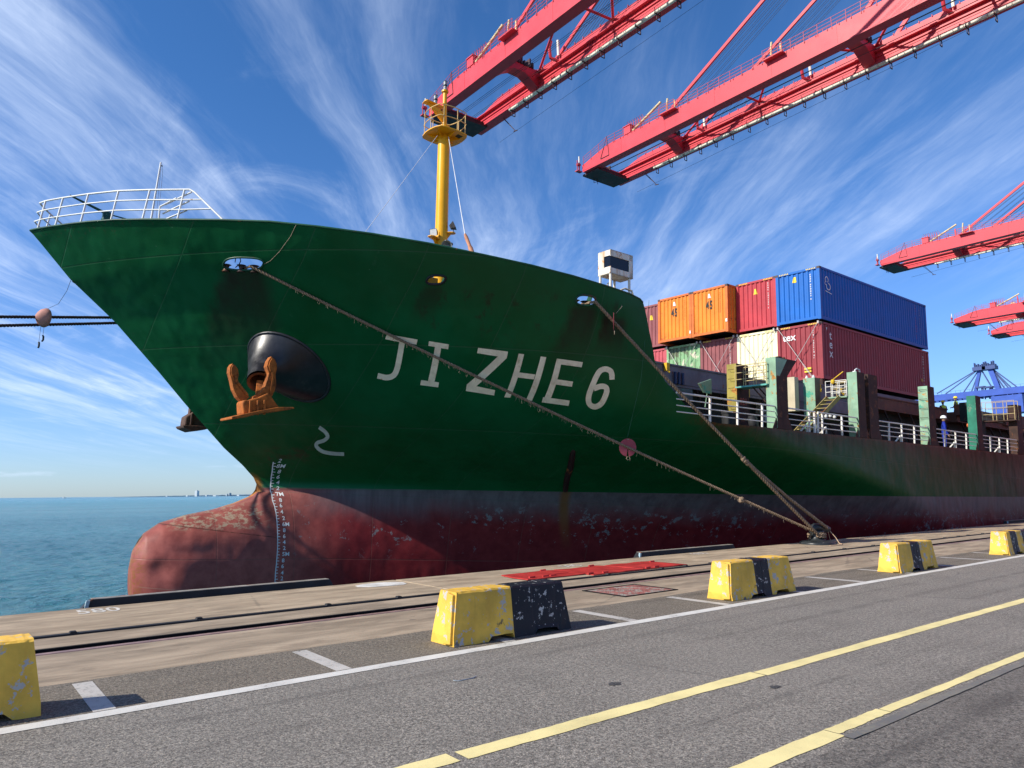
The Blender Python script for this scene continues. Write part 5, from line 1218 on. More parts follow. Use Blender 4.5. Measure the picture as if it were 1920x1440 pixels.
cO2=paint('container orange rusty frame',(.62,.15,.03),.55,.2,2,rust=.3,rcol=(.28,.06,.015),bmp=.15)
cM=paint('container maroon',(.26,.034,.042),.5,.14,1.2,rust=.07,rcol=(.13,.03,.03),streak=.25,scol=(.32,.13,.12),bmp=.1)
cD=paint('container dull maroon',(.24,.075,.078),.55,.14,1.2,rust=.06,streak=.2,scol=(.2,.05,.05),bmp=.1)
cC=paint('container cream',(.78,.72,.47),.5,.06,1.2,rust=.04,streak=.15,scol=(.62,.52,.30),bmp=.08)
cP=paint('container pink red',(.46,.085,.10),.5,.12,1.2,rust=.05,bmp=.1)
def m_patchy():
    m,t,b=newmat('container patchy green'); o=coord(t)
    n=noise(t,scale(t,o,(1,.9,.9),(4,2,1)),1.0,6,.65,.4); n2=noise(t,scale(t,o,(4,4,.5)),1.0,5,.6); x,y,z=sep(t,o)
    c=mix(t,n.step(.44,.50),(.10,.13,.07),(.19,.36,.17)); c=mix(t,n.step(.57,.60),c,(.55,.52,.38)); c=mix(t,n2.step(.55,.7)*.8,c,(.12,.09,.05))
    seti(t,b,'Base Color',c); seti(t,b,'Roughness',.6); return m
cG=m_patchy()
YS=[-6.6,-4.16,-1.71,.75,3.19]; X0=33.82; ZL=7.72; ZU=10.72
ups=[('blue container at the near end of the upper tier, highest corner of the stack',cB,None,X0,12.19,2.71),
 ('bright red container of the upper tier between the blue and the orange ones',cR,None,X0,12.19,2.71),
 ('orange container marked 45 with its rusty side showing, next to the bright red one',cO,cO2,X0-.76,13.7,2.66),
 ('orange container marked 45, second and farther left of the pair',cO,cO2,X0-.76,13.7,2.66),
 ('dull maroon container of the upper tier half hidden behind the green bulwark',cD,None,X0,12.19,2.71)]
lows=[('maroon container with white tex lettering at the near end of the lower tier',cM,None),
 ('cream container of the lower tier under the bright red one',cC,None),
 ('dull maroon container of the lower tier under the near orange one',cD,None),
 ('patchy green and white weathered container under the farther orange one',cG,cG),
 ('small visible strip of a pink red container, farthest left of the lower tier',cP,None)]
CU=[container(l,x,YS[i],ZU,m,L=L_,H=H_,frame=f) for i,(l,m,f,x,L_,H_) in enumerate(ups)]
CLo=[container(l,X0,YS[i],ZL,m,H=2.86,frame=f) for i,(l,m,f) in enumerate(lows)]
# deck stools carrying the lower tier
for i,y in enumerate(YS):
    for dy in (.08,2.2):
        mb=MB(); mb.box((33.85,y+dy,6.9),(34.1,y+dy+.2,7.72)); mb.box((45.7,y+dy,6.9),(45.95,y+dy+.2,7.72)); obj('container_stool',mb,PLR,ship)
mb=MB(); mb.box((34.4,-6.55,7.02),(45.8,5.6,7.5)); obj('hatch_beam',mb,GRY,ship)
# print on the containers
WP=paint('white print',(.74,.74,.72),.6,.08,4); BP=paint('black print',(.03,.03,.03),.6,.2,4); YP=paint('yellow print',(.75,.55,.05),.5,.1,4); DOR=paint('faded print',(.45,.12,.02),.6)
def depth_at(s,L,pitch,depth):
    n=max(1,round(L/pitch)); p=L/n; f=(s%p)/p
    return float(np.interp(f,[0,.26,.40,.74,.88,1],[0,0,depth,depth,0,0])) if 0<=s<=L else 0.0
def conform(me,front=True,L=12.19):
    bm=bmesh.new(); bm.from_mesh(me)
    for _ in range(6):
        ed=[e for e in bm.edges if abs((e.verts[0].co-e.verts[1].co)[1 if front else 0])>.02]
        if not ed: break
        bmesh.ops.subdivide_edges(bm,edges=ed,cuts=1); bmesh.ops.triangulate(bm,faces=[f for f in bm.faces if len(f.verts)>3])
    for v in bm.verts:
        if front: v.co.x=.016+depth_at(v.co.y-.13,2.438-.26,.27,.045)
        else: v.co.y=.007+depth_at(v.co.x-.15,L-.30,.278,.036)
    bm.to_mesh(me); bm.free()
def front_print(c,s,y,z,size,mat,sx=1.0,name='marking',x=-.02):
    vs,fs=text_poly(s,size); mb=MB(); mb.add([(x,y-v[0]*sx,z+v[1]) for v in vs],fs); mb.v=[(.020,v[1],v[2]) for v in mb.v]; o=obj(name,mb,mat,c,fix=False); return o
def ids(c,y,z0,n,mat,w=.055,h=.07,x=-.02,gap=2,side=False,xx=0):
    mb=MB(); rr=random.Random(int(abs(y*100)+n)); z=z0
    for k in range(n):
        a=w*rr.uniform(.55,.95)
        for q in range(2):
            zz=z-q*h*.45
            if side: mb.add([(xx,y,zz),(xx+a,y,zz),(xx+a,y,zz-h*.30),(xx,y,zz-h*.30)],[(0,1,2,3)])
            else: mb.add([(x,y,zz),(x,y-a,zz),(x,y-a,zz-h*.30),(x,y,zz-h*.30)],[(0,1,2,3)])
        z-=h*1.35+(h*.7 if k in (3,9) else 0)
    o=obj('marking',mb,mat,c,fix=False,kind='stuff'); conform(o.data,not side); return o
def tri(c,y,z,mat=None,s=.15):
    mb=MB(); mb.add([(-.02,y+s*.8,z-s),(-.02,y-s*.8,z-s),(-.02,y-s*.35,z+s),(-.02,y+s*.35,z+s)],[(0,1,2,3)]); o=obj('warning_sticker',mb,mat or YP,c,fix=False); conform(o.data)
def chevrons(c,H,Wd=2.438):
    mb=MB()
    for y0 in (.2,Wd-.75):
        for k in range(6): mb.add([(-.012,y0+k*.09,H-.10),(-.012,y0+k*.09+.045,H-.10),(-.012,y0+k*.09+.075,H-.03),(-.012,y0+k*.09+.03,H-.03)],[(0,1,2,3)])
    obj('hazard_stripe',mb,YP,c,fix=False,kind='stuff')
tri(CU[0],1.38,2.27); ids(CU[0],.56,2.40,11,WP,.10,.085); chevrons(CU[0],2.71)
tri(CU[1],1.25,2.1); ids(CU[1],.50,2.45,11,WP,.08,.09); chevrons(CU[1],2.71)
for c in (CU[2],CU[3]): front_print(c,'45',1.22,1.66,.66,BP,.72); tri(c,1.22,2.2,WP,.12)
ids(CU[2],.55,2.3,10,DOR,.07,.08); ids(CU[3],.5,2.3,9,DOR,.07,.08); tri(CU[4],1.2,1.9)
mb=MB(); mb.box((-.03,.03,.55),(.0,.14,.72)); obj('placard',mb,WP,CU[2]); mb=MB(); mb.box((-.03,.03,.25),(.0,.11,.42)); obj('placard',mb,WP,CU[3])
front_print(CLo[0],'tex',1.78,2.28,.52,WP,1.05); ids(CLo[0],.50,2.50,12,WP,.07,.085); ids(CLo[2],.5,2.45,10,WP,.07,.085); ids(CLo[1],.5,1.8,8,paint('grey print',(.45,.42,.3),.6),.06,.08)
mb=MB(); mb.box((-.022,.62,.38),(-.015,.98,.46)); mb.box((-.022,.62,.52),(-.015,.98,.62)); obj('placard',mb,YP,CLo[0])
chevrons(CLo[1],2.86); chevrons(CLo[2],2.86); chevrons(CLo[0],2.86)
# quay side prints: letters run down the side, turned a quarter
def side_print_v(c,s,x,z,size,mat,step,y=-.004):
    for k,ch in enumerate(s):
        vs,fs=text_poly(ch,size); mb=MB(); mb.add([(x+v[0]*1.0,y,z-k*step+v[1]) for v in vs],fs); mb.v=[(v[0],.010,v[2]) for v in mb.v]; o=obj('letter',mb,mat,c,fix=False)
side_print_v(CLo[0],'tex',.85,2.25,.62,WP,.46)
mb=MB(); mb.add([(.42,-.004,2.62),(.52,-.004,2.62),(.47,-.004,2.45)],[(0,1,2)]); obj('marking',mb,WP,CLo[0],fix=False)
# white ring emblem with small script on the blue side
def ring(mb,cx,cz,ra,rb,w,a0,a1,y=-.005,n=18):
    vs=[]
    for k in range(n+1):
        a=R(a0+(a1-a0)*k/n); vs+=[(cx+math.cos(a)*ra,y,cz+math.sin(a)*rb),(cx+math.cos(a)*(ra-w),y,cz+math.sin(a)*(rb-w))]
    mb.add(vs,[(2*k,2*k+1,2*k+3,2*k+2) for k in range(n)])
mb=MB(); ring(mb,.70,2.12,.17,.17,.05,-60,240); ring(mb,.84,1.78,.22,.19,.055,-200,90); ring(mb,.60,1.92,.10,.10,.035,60,330)
mb.add([(.52,-.005,1.50),(1.15,-.005,1.42),(1.15,-.005,1.46),(.52,-.005,1.54)],[(0,1,2,3)])
mb.v=[(v[0],.010,v[2]) for v in mb.v]; o=obj('emblem',mb,WP,CU[0],fix=False)
ids(CU[0],-.005,2.45,13,paint('worn print',(.40,.32,.30),.6,.3,6),.16,.11,side=True,xx=11.25); ids(CU[0],-.005,2.5,12,cR,.12,.12,side=True,xx=10.75)
ids(CLo[0],-.005,2.5,13,paint('worn print',(.40,.32,.30),.6,.3,6),.14,.11,side=True,xx=11.4)
mb=MB(); mb.box((10.95,-.012,.95),(11.25,-.004,1.12)); obj('placard',mb,paint('worn placard',(.40,.20,.03),.6,.2,5),CLo[0])

# lashing rods crossing the fore ends of the lower tier
ROD=paint('lashing rod zinc',(.42,.38,.36),.45,.2,5,metal=.3)
names=['maroon tex','cream','dull maroon','patchy green']
for i in range(4):
    y0=YS[i]+.1; y1=YS[i]+2.34; zt=10.55
    for k,(ya,yb,side) in enumerate(((y1,y0+.15,'left'),(y0,y1-.15,'right'))):
        o=empty('lashing_rod','lashing rod from the top %s corner of the %s container down across its end'%(side,names[i]),'lashing rod',M=SM@Matrix.Translation((X0-.10-.035*k,ya,zt)),group='crossed lashing rods on the lower tier')
        q=Vector((-.12,yb-ya,ZL-.25-zt)); mb=MB(); mb.tube([(0,0,0),q*.66],.016,6); mb.tube([q*.66+Vector((0,.025,0)),q*.98+Vector((0,.025,0))],.013,5); mb.tube([q*.66-Vector((0,.025,0)),q*.98-Vector((0,.025,0))],.013,5); obj('bar',mb,ROD,o)
        mb=MB(); mb.lathe([(.045,-.07),(.05,0),(.03,.09),(0,.1)],8,Matrix.Translation(q)); mb.cbox((0,0,0),(.06,.08,.12)); obj('hook',mb,ROD,o)
# ---------------------------------------------------------------- mooring ropes
def m_rope(name,col):
    m,t,b=newmat(name); o=coord(t); n=noise(t,o,30,4,.7); n2=noise(t,o,3,4,.6)
    c=mix(t,n.step(.3,.7),tuple(x*.55 for x in col),tuple(x*1.35 for x in col)); c=mix(t,n2.step(.5,.7)*.4,c,tuple(x*.5 for x in col))
    seti(t,b,'Base Color',c); seti(t,b,'Roughness',.95); seti(t,b,'Specular IOR Level',.1); seti(t,b,'Normal',bump(t,n,.6,.01)); return m
ROPE=m_rope('weathered rope',(.25,.175,.115)); ROPED=m_rope('backlit rope',(.075,.052,.048)); FIB=m_rope('loose fibre',(.33,.26,.19))  # bow line colour darkened to carry its backlit shade
def strands(mb,pts,r,pitch,n=3,sub=10):
    """laid rope: n strands twisting round the line pts"""
    P=[Vector(p) for p in pts]; L=[0]
    for a,b in zip(P[:-1],P[1:]): L.append(L[-1]+(b-a).length)
    N=int(L[-1]/(pitch/sub)); Q=[]
    j=0
    for i in range(N+1):
        s=L[-1]*i/N
        while j<len(L)-2 and L[j+1]<s: j+=1
        Q.append(P[j].lerp(P[j+1],(s-L[j])/max(1e-6,L[j+1]-L[j])))
    d=(P[-1]-P[0]).normalized(); a=d.cross(Vector((0,0,1))).normalized(); b=d.cross(a)
    for k in range(n):
        S=[]
        for i,q in enumerate(Q):
            t=2*math.pi*(L[-1]*i/N/pitch+k/n); S.append(q+(a*math.cos(t)+b*math.sin(t))*r*.52)
        mb.tube(S,r*.56,5)
def fuzz(pts,n,lo,hi,seed,parent,tuft=()):
    rr=random.Random(seed); mb=MB(); P=[Vector(p) for p in pts]
    for _ in range(n):
        u=rr.random(); 
        if tuft and rr.random()<.5: c,w=rr.choice(tuft); u=min(1,max(0,c+rr.gauss(0,w)))
        f=u*(len(P)-1); i=min(len(P)-2,int(f)); p=P[i].lerp(P[i+1],f-i); l=rr.uniform(lo,hi)
        q=p+Vector((rr.uniform(-.03,.03),rr.uniform(-.03,.03),-l*.6)); e=q+Vector((rr.uniform(-.03,.03),rr.uniform(-.02,.02),-l*.4))
        mb.tube([p-Vector((0,0,.02)),q,e],[.0045,.0035,.002],4,cap=False)
    o=obj('loose_fibre',mb,FIB,parent); o['kind']='stuff'; return o
fa=W((6.05,hy(6.05,8.02)+.12,8.01)); fb=Vector(W((13.85,hy(13.85,7.35),7.35)))+Vector((.06,-.22,.0))
boll=Vector((21.42,12.02,.33))
ra=empty('mooring_rope','long frayed brown rope crossing the painted name from the forward fairlead to the bollard','rope')
fa=Vector(fa)+Vector((.10,-.30,.0))
pa=[fa-Vector((.03,-.6,-.03))]+catenary(fa,boll,.12,40)
mb=MB(); strands(mb,pa,.042,.30); obj('rope_line',mb,ROPE,ra)
fuzz(pa[1:],260,.03,.16,5,ra,((.30,.03),(.34,.05),(.50,.04),(.55,.03),(.86,.012),(.20,.03)))
mb=MB(); kp=pa[1:][int(.86*40)]
for k in range(7): mb.lathe([(.02,-.05),(.05,-.02),(.06,.02),(.02,.06)],8,Matrix.Translation(kp+Vector((random.uniform(-.1,.1),random.uniform(-.03,.03),random.uniform(-.05,.02))))@Matrix.Rotation(k,4,'X'))
obj('rope_knot',mb,ROPE,ra)
rb=empty('mooring_rope','thick brown rope from the after fairlead, splitting in two strands just above the bollard','rope')
sp=Vector(fb).lerp(boll,.79); cb=catenary(fb,boll,.10,40); pb=[Vector(fb)+Vector((-.05,.5,.03))]+cb[:33]
mb=MB(); strands(mb,pb,.048,.30); obj('rope_line',mb,ROPE,rb)
s0=cb[31]; e1=Vector((21.30,12.0,.33)); e2=Vector((21.78,11.92,.48))
mb=MB(); strands(mb,[cb[26],cb[28]+Vector((.0,0,.03)),s0.lerp(e2,.3)+Vector((.02,0,.035)),e2],.050,.28); strands(mb,[cb[24],cb[29]-Vector((0,0,.02)),s0.lerp(e1,.3)-Vector((0,0,.02)),e1],.050,.28); obj('eye_strand',mb,ROPE,rb)
fuzz(pb,70,.02,.09,9,rb,((.80,.02),))
mb=MB()
for k in range(8): mb.lathe([(.03,-.07),(.06,-.02),(.065,.03),(.03,.07)],8,Matrix.Translation(cb[26]+(cb[27]-cb[25])*((k-4)*.06)+Vector((0,0,random.uniform(-.03,.02))))@Matrix.Rotation(k*1.3,4,'Y'))
obj('splice',mb,ROPE,rb)
# turns round the bollard neck
mb=MB()
for z,r,ph in ((.26,.25,0),(.33,.26,.6)):
    P=[]
    for k in range(19):
        a=R(-150+k*17)+ph*.2; P.append(Vector((21.55+math.cos(a)*r,12.15+math.sin(a)*r*.95,z-.004*k+.02*math.sin(a))))
    strands(mb,P,.048,.28)
obj('rope_turn',mb,ROPE,rb)
lo=empty('loose_line','thin pale rope end trailing from the bollard over the quay','rope')
mb=MB(); mb.tube([(21.9,11.9,.38),(22.0,11.8,.2),(22.02,11.7,.02),(21.9,11.55,.012),(21.6,11.4,.012),(21.3,11.38,.012),(21.0,11.45,.012)],.012,6); mb.tube([(21.95,12.0,.40),(22.2,12.1,.15),(22.4,12.15,.015),(22.8,12.2,.012),(23.3,12.3,.012)],.010,6); mb.lathe([(.02,-.1),(.045,0),(.02,.1)],8,Matrix.Translation((22.9,12.22,.035))@Matrix.Rotation(R(90),4,'Y')); obj('cord',mb,paint('pale cord',(.55,.38,.24),.8),lo)
# rat guards
RG=paint('rat guard pink',(.30,.055,.075),.55,.2,4,rust=.12)
def guard(p,nrm,r,label,name='rat_guard'):
    o=empty(name,label,'rat guard',M=Matrix.Translation(p)@Vector(nrm).to_track_quat('Z','Y').to_matrix().to_4x4())
    mb=MB(); n=36; vs=[]
    for k in range(n+1):
        a=R(278)+ (math.tau-R(16))*k/n; vs+=[(math.cos(a)*r,math.sin(a)*r,0),(math.cos(a)*.035,math.sin(a)*.035+.0,0)]
    mb.add(vs,[(2*k,2*k+2,2*k+3,2*k+1) for k in range(n)]); c=obj('disc',mb,RG,o); s=c.modifiers.new('t','SOLIDIFY'); s.thickness=.006
    mb=MB(); mb.tube([(-.02,-r*.97,.02),(-.05,-r-.06,.02),(.0,-r-.10,.02)],.010,5); mb.tube([(.03,-r*.97,.02),(.06,-r-.04,.02),(.07,-r-.12,.02),(.03,-r-.09,.02)],.010,5)
    mb.tube([(-.03,r*.86,.015),(.03,r*.90,.015)],.012,5); obj('tie',mb,FIB,o); return o
# locate the guard on the rope where it hangs
ga=pa[1:][25].lerp(pa[1:][26],.45)
guard(ga,(-.42,-.85,-.10),.265,'round dark pink rat guard on the long rope below the number six')
gb=cb[3]; guard(gb,(.70,-.70,-.02),.26,'pink rat guard seen edge on, on the after rope below its fairlead')
g=empty('guard_line','thin line hanging from the white cabin legs past the pink guards','line'); mb=MB()
tp=W((16.5,-9.3,8.3)); mb.tube([tp,Vector(gb)+Vector((.25,-.1,.45)),Vector(gb)+Vector((.1,0,.25))],.008,4); obj('cord',mb,FIB,g)
g=empty('guard_line','hair thin green line down the hull side to the round rat guard','line'); mb=MB()
p0=W((15.9,hy(15.6,7.7)-.08,7.7)); mb.tube([p0,Vector(p0).lerp(ga,.5)+Vector((.1,.0,-.15)),ga+Vector((0,0,.3))],.006,4); obj('cord',mb,paint('green cord',(.05,.13,.08),.8),g)
g=empty('hanging_line','thin pale line hanging from the gunwale into the forward fairlead','line',M=SM); mb=MB()
pts=[(6.72,8.86),(6.70,8.62),(6.60,8.3),(6.50,8.11),(6.41,8.05)]
mb.tube([(x,hy(x,z,.03),z) for x,z in pts],.008,4); obj('cord',mb,FIB,g)

# bow lines leading off to the left with their rat guard
A0=Vector((6.0,28.6,8.15)); B0=Vector((-27,12.2,.4)); A1=Vector((6.2,28.7,8.05)); B1=Vector((-27,12.6,.25))
def bowrope(A,B,sag,label):
    o=empty('bow_line',label,'rope'); P=catenary(A,B,sag,40); mb=MB(); strands(mb,P,.050,.3); obj('rope_line',mb,ROPED,o); fuzz(P[:20],90,.03,.10,int(sag*100),o); return P
P0=bowrope(A0,B0,-.0,'upper of the two dark bow lines running off to the left')
P1=bowrope(A1,B1,.22,'lower of the two dark bow lines running off to the left')
gp=min(P0,key=lambda p:abs((p.x/p.y)-(-.0)) if False else abs(p.x-2.0))
o=empty('rat_guard','pinkish cone shaped rat guard on the two bow lines','rat guard',M=Matrix.Translation((2.30,26.65,7.25))@Vector((-.9,-.42,.0)).to_track_quat('Z','Y').to_matrix().to_4x4())
mb=MB(); mb.smooth=True; mb.lathe([(.30,-.10),(.31,-.06),(.26,.05),(.16,.14),(.07,.2),(.0,.21)],22); c=obj('cone',mb,paint('faded pink canvas',(.42,.20,.16),.7,.2,5,rust=.2),o)
for x,l,r in ((-.06,.55,.02),(.12,.36,.035)):
    mb=MB(); mb.tube([(x,-.24,0),(x,-.24-l,.02)],.006,4); mb.tube([(x,-.24-l,.02),(x+r,-.28-l,.02),(x+r,-.38-l,.02),(x-r*.6,-.42-l,.02)],.028,6); obj('weight',mb,LDK,o)
o.rotation_mode='QUATERNION'
g=empty('guard_line','thin line from the bow plating down to the pink cone guard','line'); mb=MB()
q0=W((2.65,-.05,8.15)); mb.tube([q0,Vector((2.75,25.4,7.9)),Vector((2.62,26.0,7.6)),Vector((2.4,26.5,7.52))],.007,4); obj('cord',mb,LDK,g)
# distant dolphin bollard the bow lines end on
bo2=empty('mooring_bollard','black bollard far along the quay to the left, outside the photo','bollard',loc=(-27,12.2,0))
mb=MB(); mb.lathe([(.5,0),(.5,.06),(.25,.12),(.2,.3),(.3,.42),(.32,.5),(0,.55)],24); obj('base',mb,BOLM,bo2)

# ---------------------------------------------------------------- people
def person(x,y,z,h,facing,suit,helmet,label,vest=None,pose=0,local=True):
    M=(SM if local else Matrix.Identity(4))@Matrix.Translation((x,y,z))@Matrix.Rotation(facing,4,'Z')@Matrix.Scale(h/1.78,4)
    o=empty('person',label,'person',M=M)
    V_=[(0,0,.98,.145),(0,0,1.18,.150),(0,.01,1.38,.165),(0,.0,1.50,.075),(0,-.01,1.56,.06),
        (.20,0,1.42,.072),(.27,-.02,1.18,.052),(.24,-.16,1.02,.042),(.20,-.26,1.04,.036),
        (-.20,0,1.42,.072),(-.27,-.02,1.18,.052),(-.25,-.10,.96,.042),(-.24,-.15,.88,.036),
        (.10,0,.90,.105),(.12,-.01,.52,.070),(.12,.02,.10,.052),(.12,-.10,.05,.045),
        (-.10,0,.90,.105),(-.12,-.02,.52,.070),(-.13,.02,.10,.052),(-.13,-.10,.05,.045)]
    E=[(0,1),(1,2),(2,3),(3,4),(2,5),(5,6),(6,7),(7,8),(2,9),(9,10),(10,11),(11,12),(0,13),(13,14),(14,15),(15,16),(0,17),(17,18),(18,19),(19,20)]
    me=bpy.data.meshes.new('body'); me.from_pydata([v[:3] for v in V_],E,[]); me.materials.append(suit)
    b=link('body',me,o); sk=b.modifiers.new('skin','SKIN'); 
    for i,v in enumerate(V_):
        sv=me.skin_vertices[0].data[i]; sv.radius=(v[3],v[3]*.8 if i<3 else v[3]); sv.use_root=(i==0)
    su=b.modifiers.new('sub','SUBSURF'); su.levels=1; su.render_levels=2
    SK=paint('skin',(.36,.20,.13),.5,.1,8)
    mb=MB(); mb.lathe([(.0,-.12),(.055,-.105),(.075,-.05),(.082,.02),(.075,.08),(.04,.12),(0,.13)],16,Matrix.Translation((0,-.01,1.665))); mb.lathe([(0,-.02),(.018,0),(.012,.025),(0,.03)],8,Matrix.Translation((0,-.10,1.65)))
    for s in (-1,1): mb.lathe([(0,-.03),(.016,0),(0,.03)],6,Matrix.Translation((s*.084,.0,1.66)))
    obj('head',mb,SK,o)
    mb=MB(); mb.cur=0
    for s in (-1,1): mb.lathe([(0,-.008),(.012,0),(0,.008)],6,Matrix.Translation((s*.03,-.088,1.685)))
    mb.box((-.025,-.093,1.60),(.025,-.088,1.607)); obj('face_feature',mb,LDK,o)
    for s,px,py,pz in ((1,.20,-.28,1.04),(-1,-.24,-.17,.85)):
        mb=MB(); mb.lathe([(0,-.045),(.03,-.03),(.034,.02),(0,.05)],8,Matrix.Translation((px,py,pz)))
        for k in range(4): mb.tube([(px-.022+k*.015,py-.01,pz-.02),(px-.022+k*.015,py-.03,pz-.06),(px-.02+k*.014,py-.02,pz-.085)],[.009,.008,.006],5)
        mb.tube([(px-s*.03,py-.01,pz+.01),(px-s*.045,py-.03,pz-.03)],.009,5); obj('hand',mb,SK,o)
    mb=MB(); mb.smooth=True; mb.lathe([(.155,.0),(.118,.01),(.120,.05),(.10,.10),(.055,.135),(0,.145)],20,Matrix.Translation((0,-.005,1.71))@Matrix.Scale(1.12,4,(0,1,0))); obj('helmet',mb,helmet,o)
    for s in (-1,1):
        mb=MB(); mb.box((s*.12-.05,-.22,0),(s*.12+.05,.08,.09)); obj('boot',mb,BRK,o,bev=.02)
    if vest is not None:
        mb=MB(); n=20; rings=[(.17,.135,.98),(.175,.14,1.12),(.19,.145,1.28),(.21,.14,1.40),(.16,.11,1.48)]
        vs=[(rx*math.cos(math.tau*k/n),ry*math.sin(math.tau*k/n),z_) for rx,ry,z_ in rings for k in range(n)]
        mb.smooth=True; mb.add(vs,[(i*n+k,i*n+(k+1)%n,(i+1)*n+(k+1)%n,(i+1)*n+k) for i in range(4) for k in range(n)]); v_=obj('vest',mb,vest,o)
        mb=MB(); mb.smooth=True; rr=[(.178,.143,1.05),(.180,.145,1.11)]; vs=[(rx*math.cos(math.tau*k/n),ry*math.sin(math.tau*k/n),z_) for rx,ry,z_ in rr for k in range(n)]; mb.add(vs,[(k,(k+1)%n,n+(k+1)%n,n+k) for k in range(n)]); obj('reflective_band',mb,paint('reflective grey',(.6,.62,.62),.3),v_)
    return o
BLUE=paint('coverall blue',(.010,.030,.30),.8,.2,6); NAV=paint('navy cloth',(.02,.025,.05),.8); HW=paint('helmet white',(.75,.75,.73),.3,.05); HY=paint('helmet yellow',(.85,.60,.03),.3,.05)
VY=paint('vest yellow',(.62,.82,.10),.6,.08); VO=paint('vest orange',(.85,.14,.03),.6,.08)
person(38.62,-10.05,4.15,1.80,R(25),BLUE,HW,'seaman in blue coverall and white helmet standing at the deck rail')
for x,y,z in ():
    pass
person(53.9,-5.0,6.95,1.72,R(190),NAV,HY,'worker with yellow helmet and yellow vest seen from behind on the hatch',VY)
person(51.8,-5.0,6.52,1.70,R(150),NAV,HY,'stooping worker of whom only the yellow helmet shows above the hatch',VY)
person(56.3,-5.0,6.95,1.80,R(180),NAV,HW,'worker in an orange vest half hidden by the teal pillar',VO)

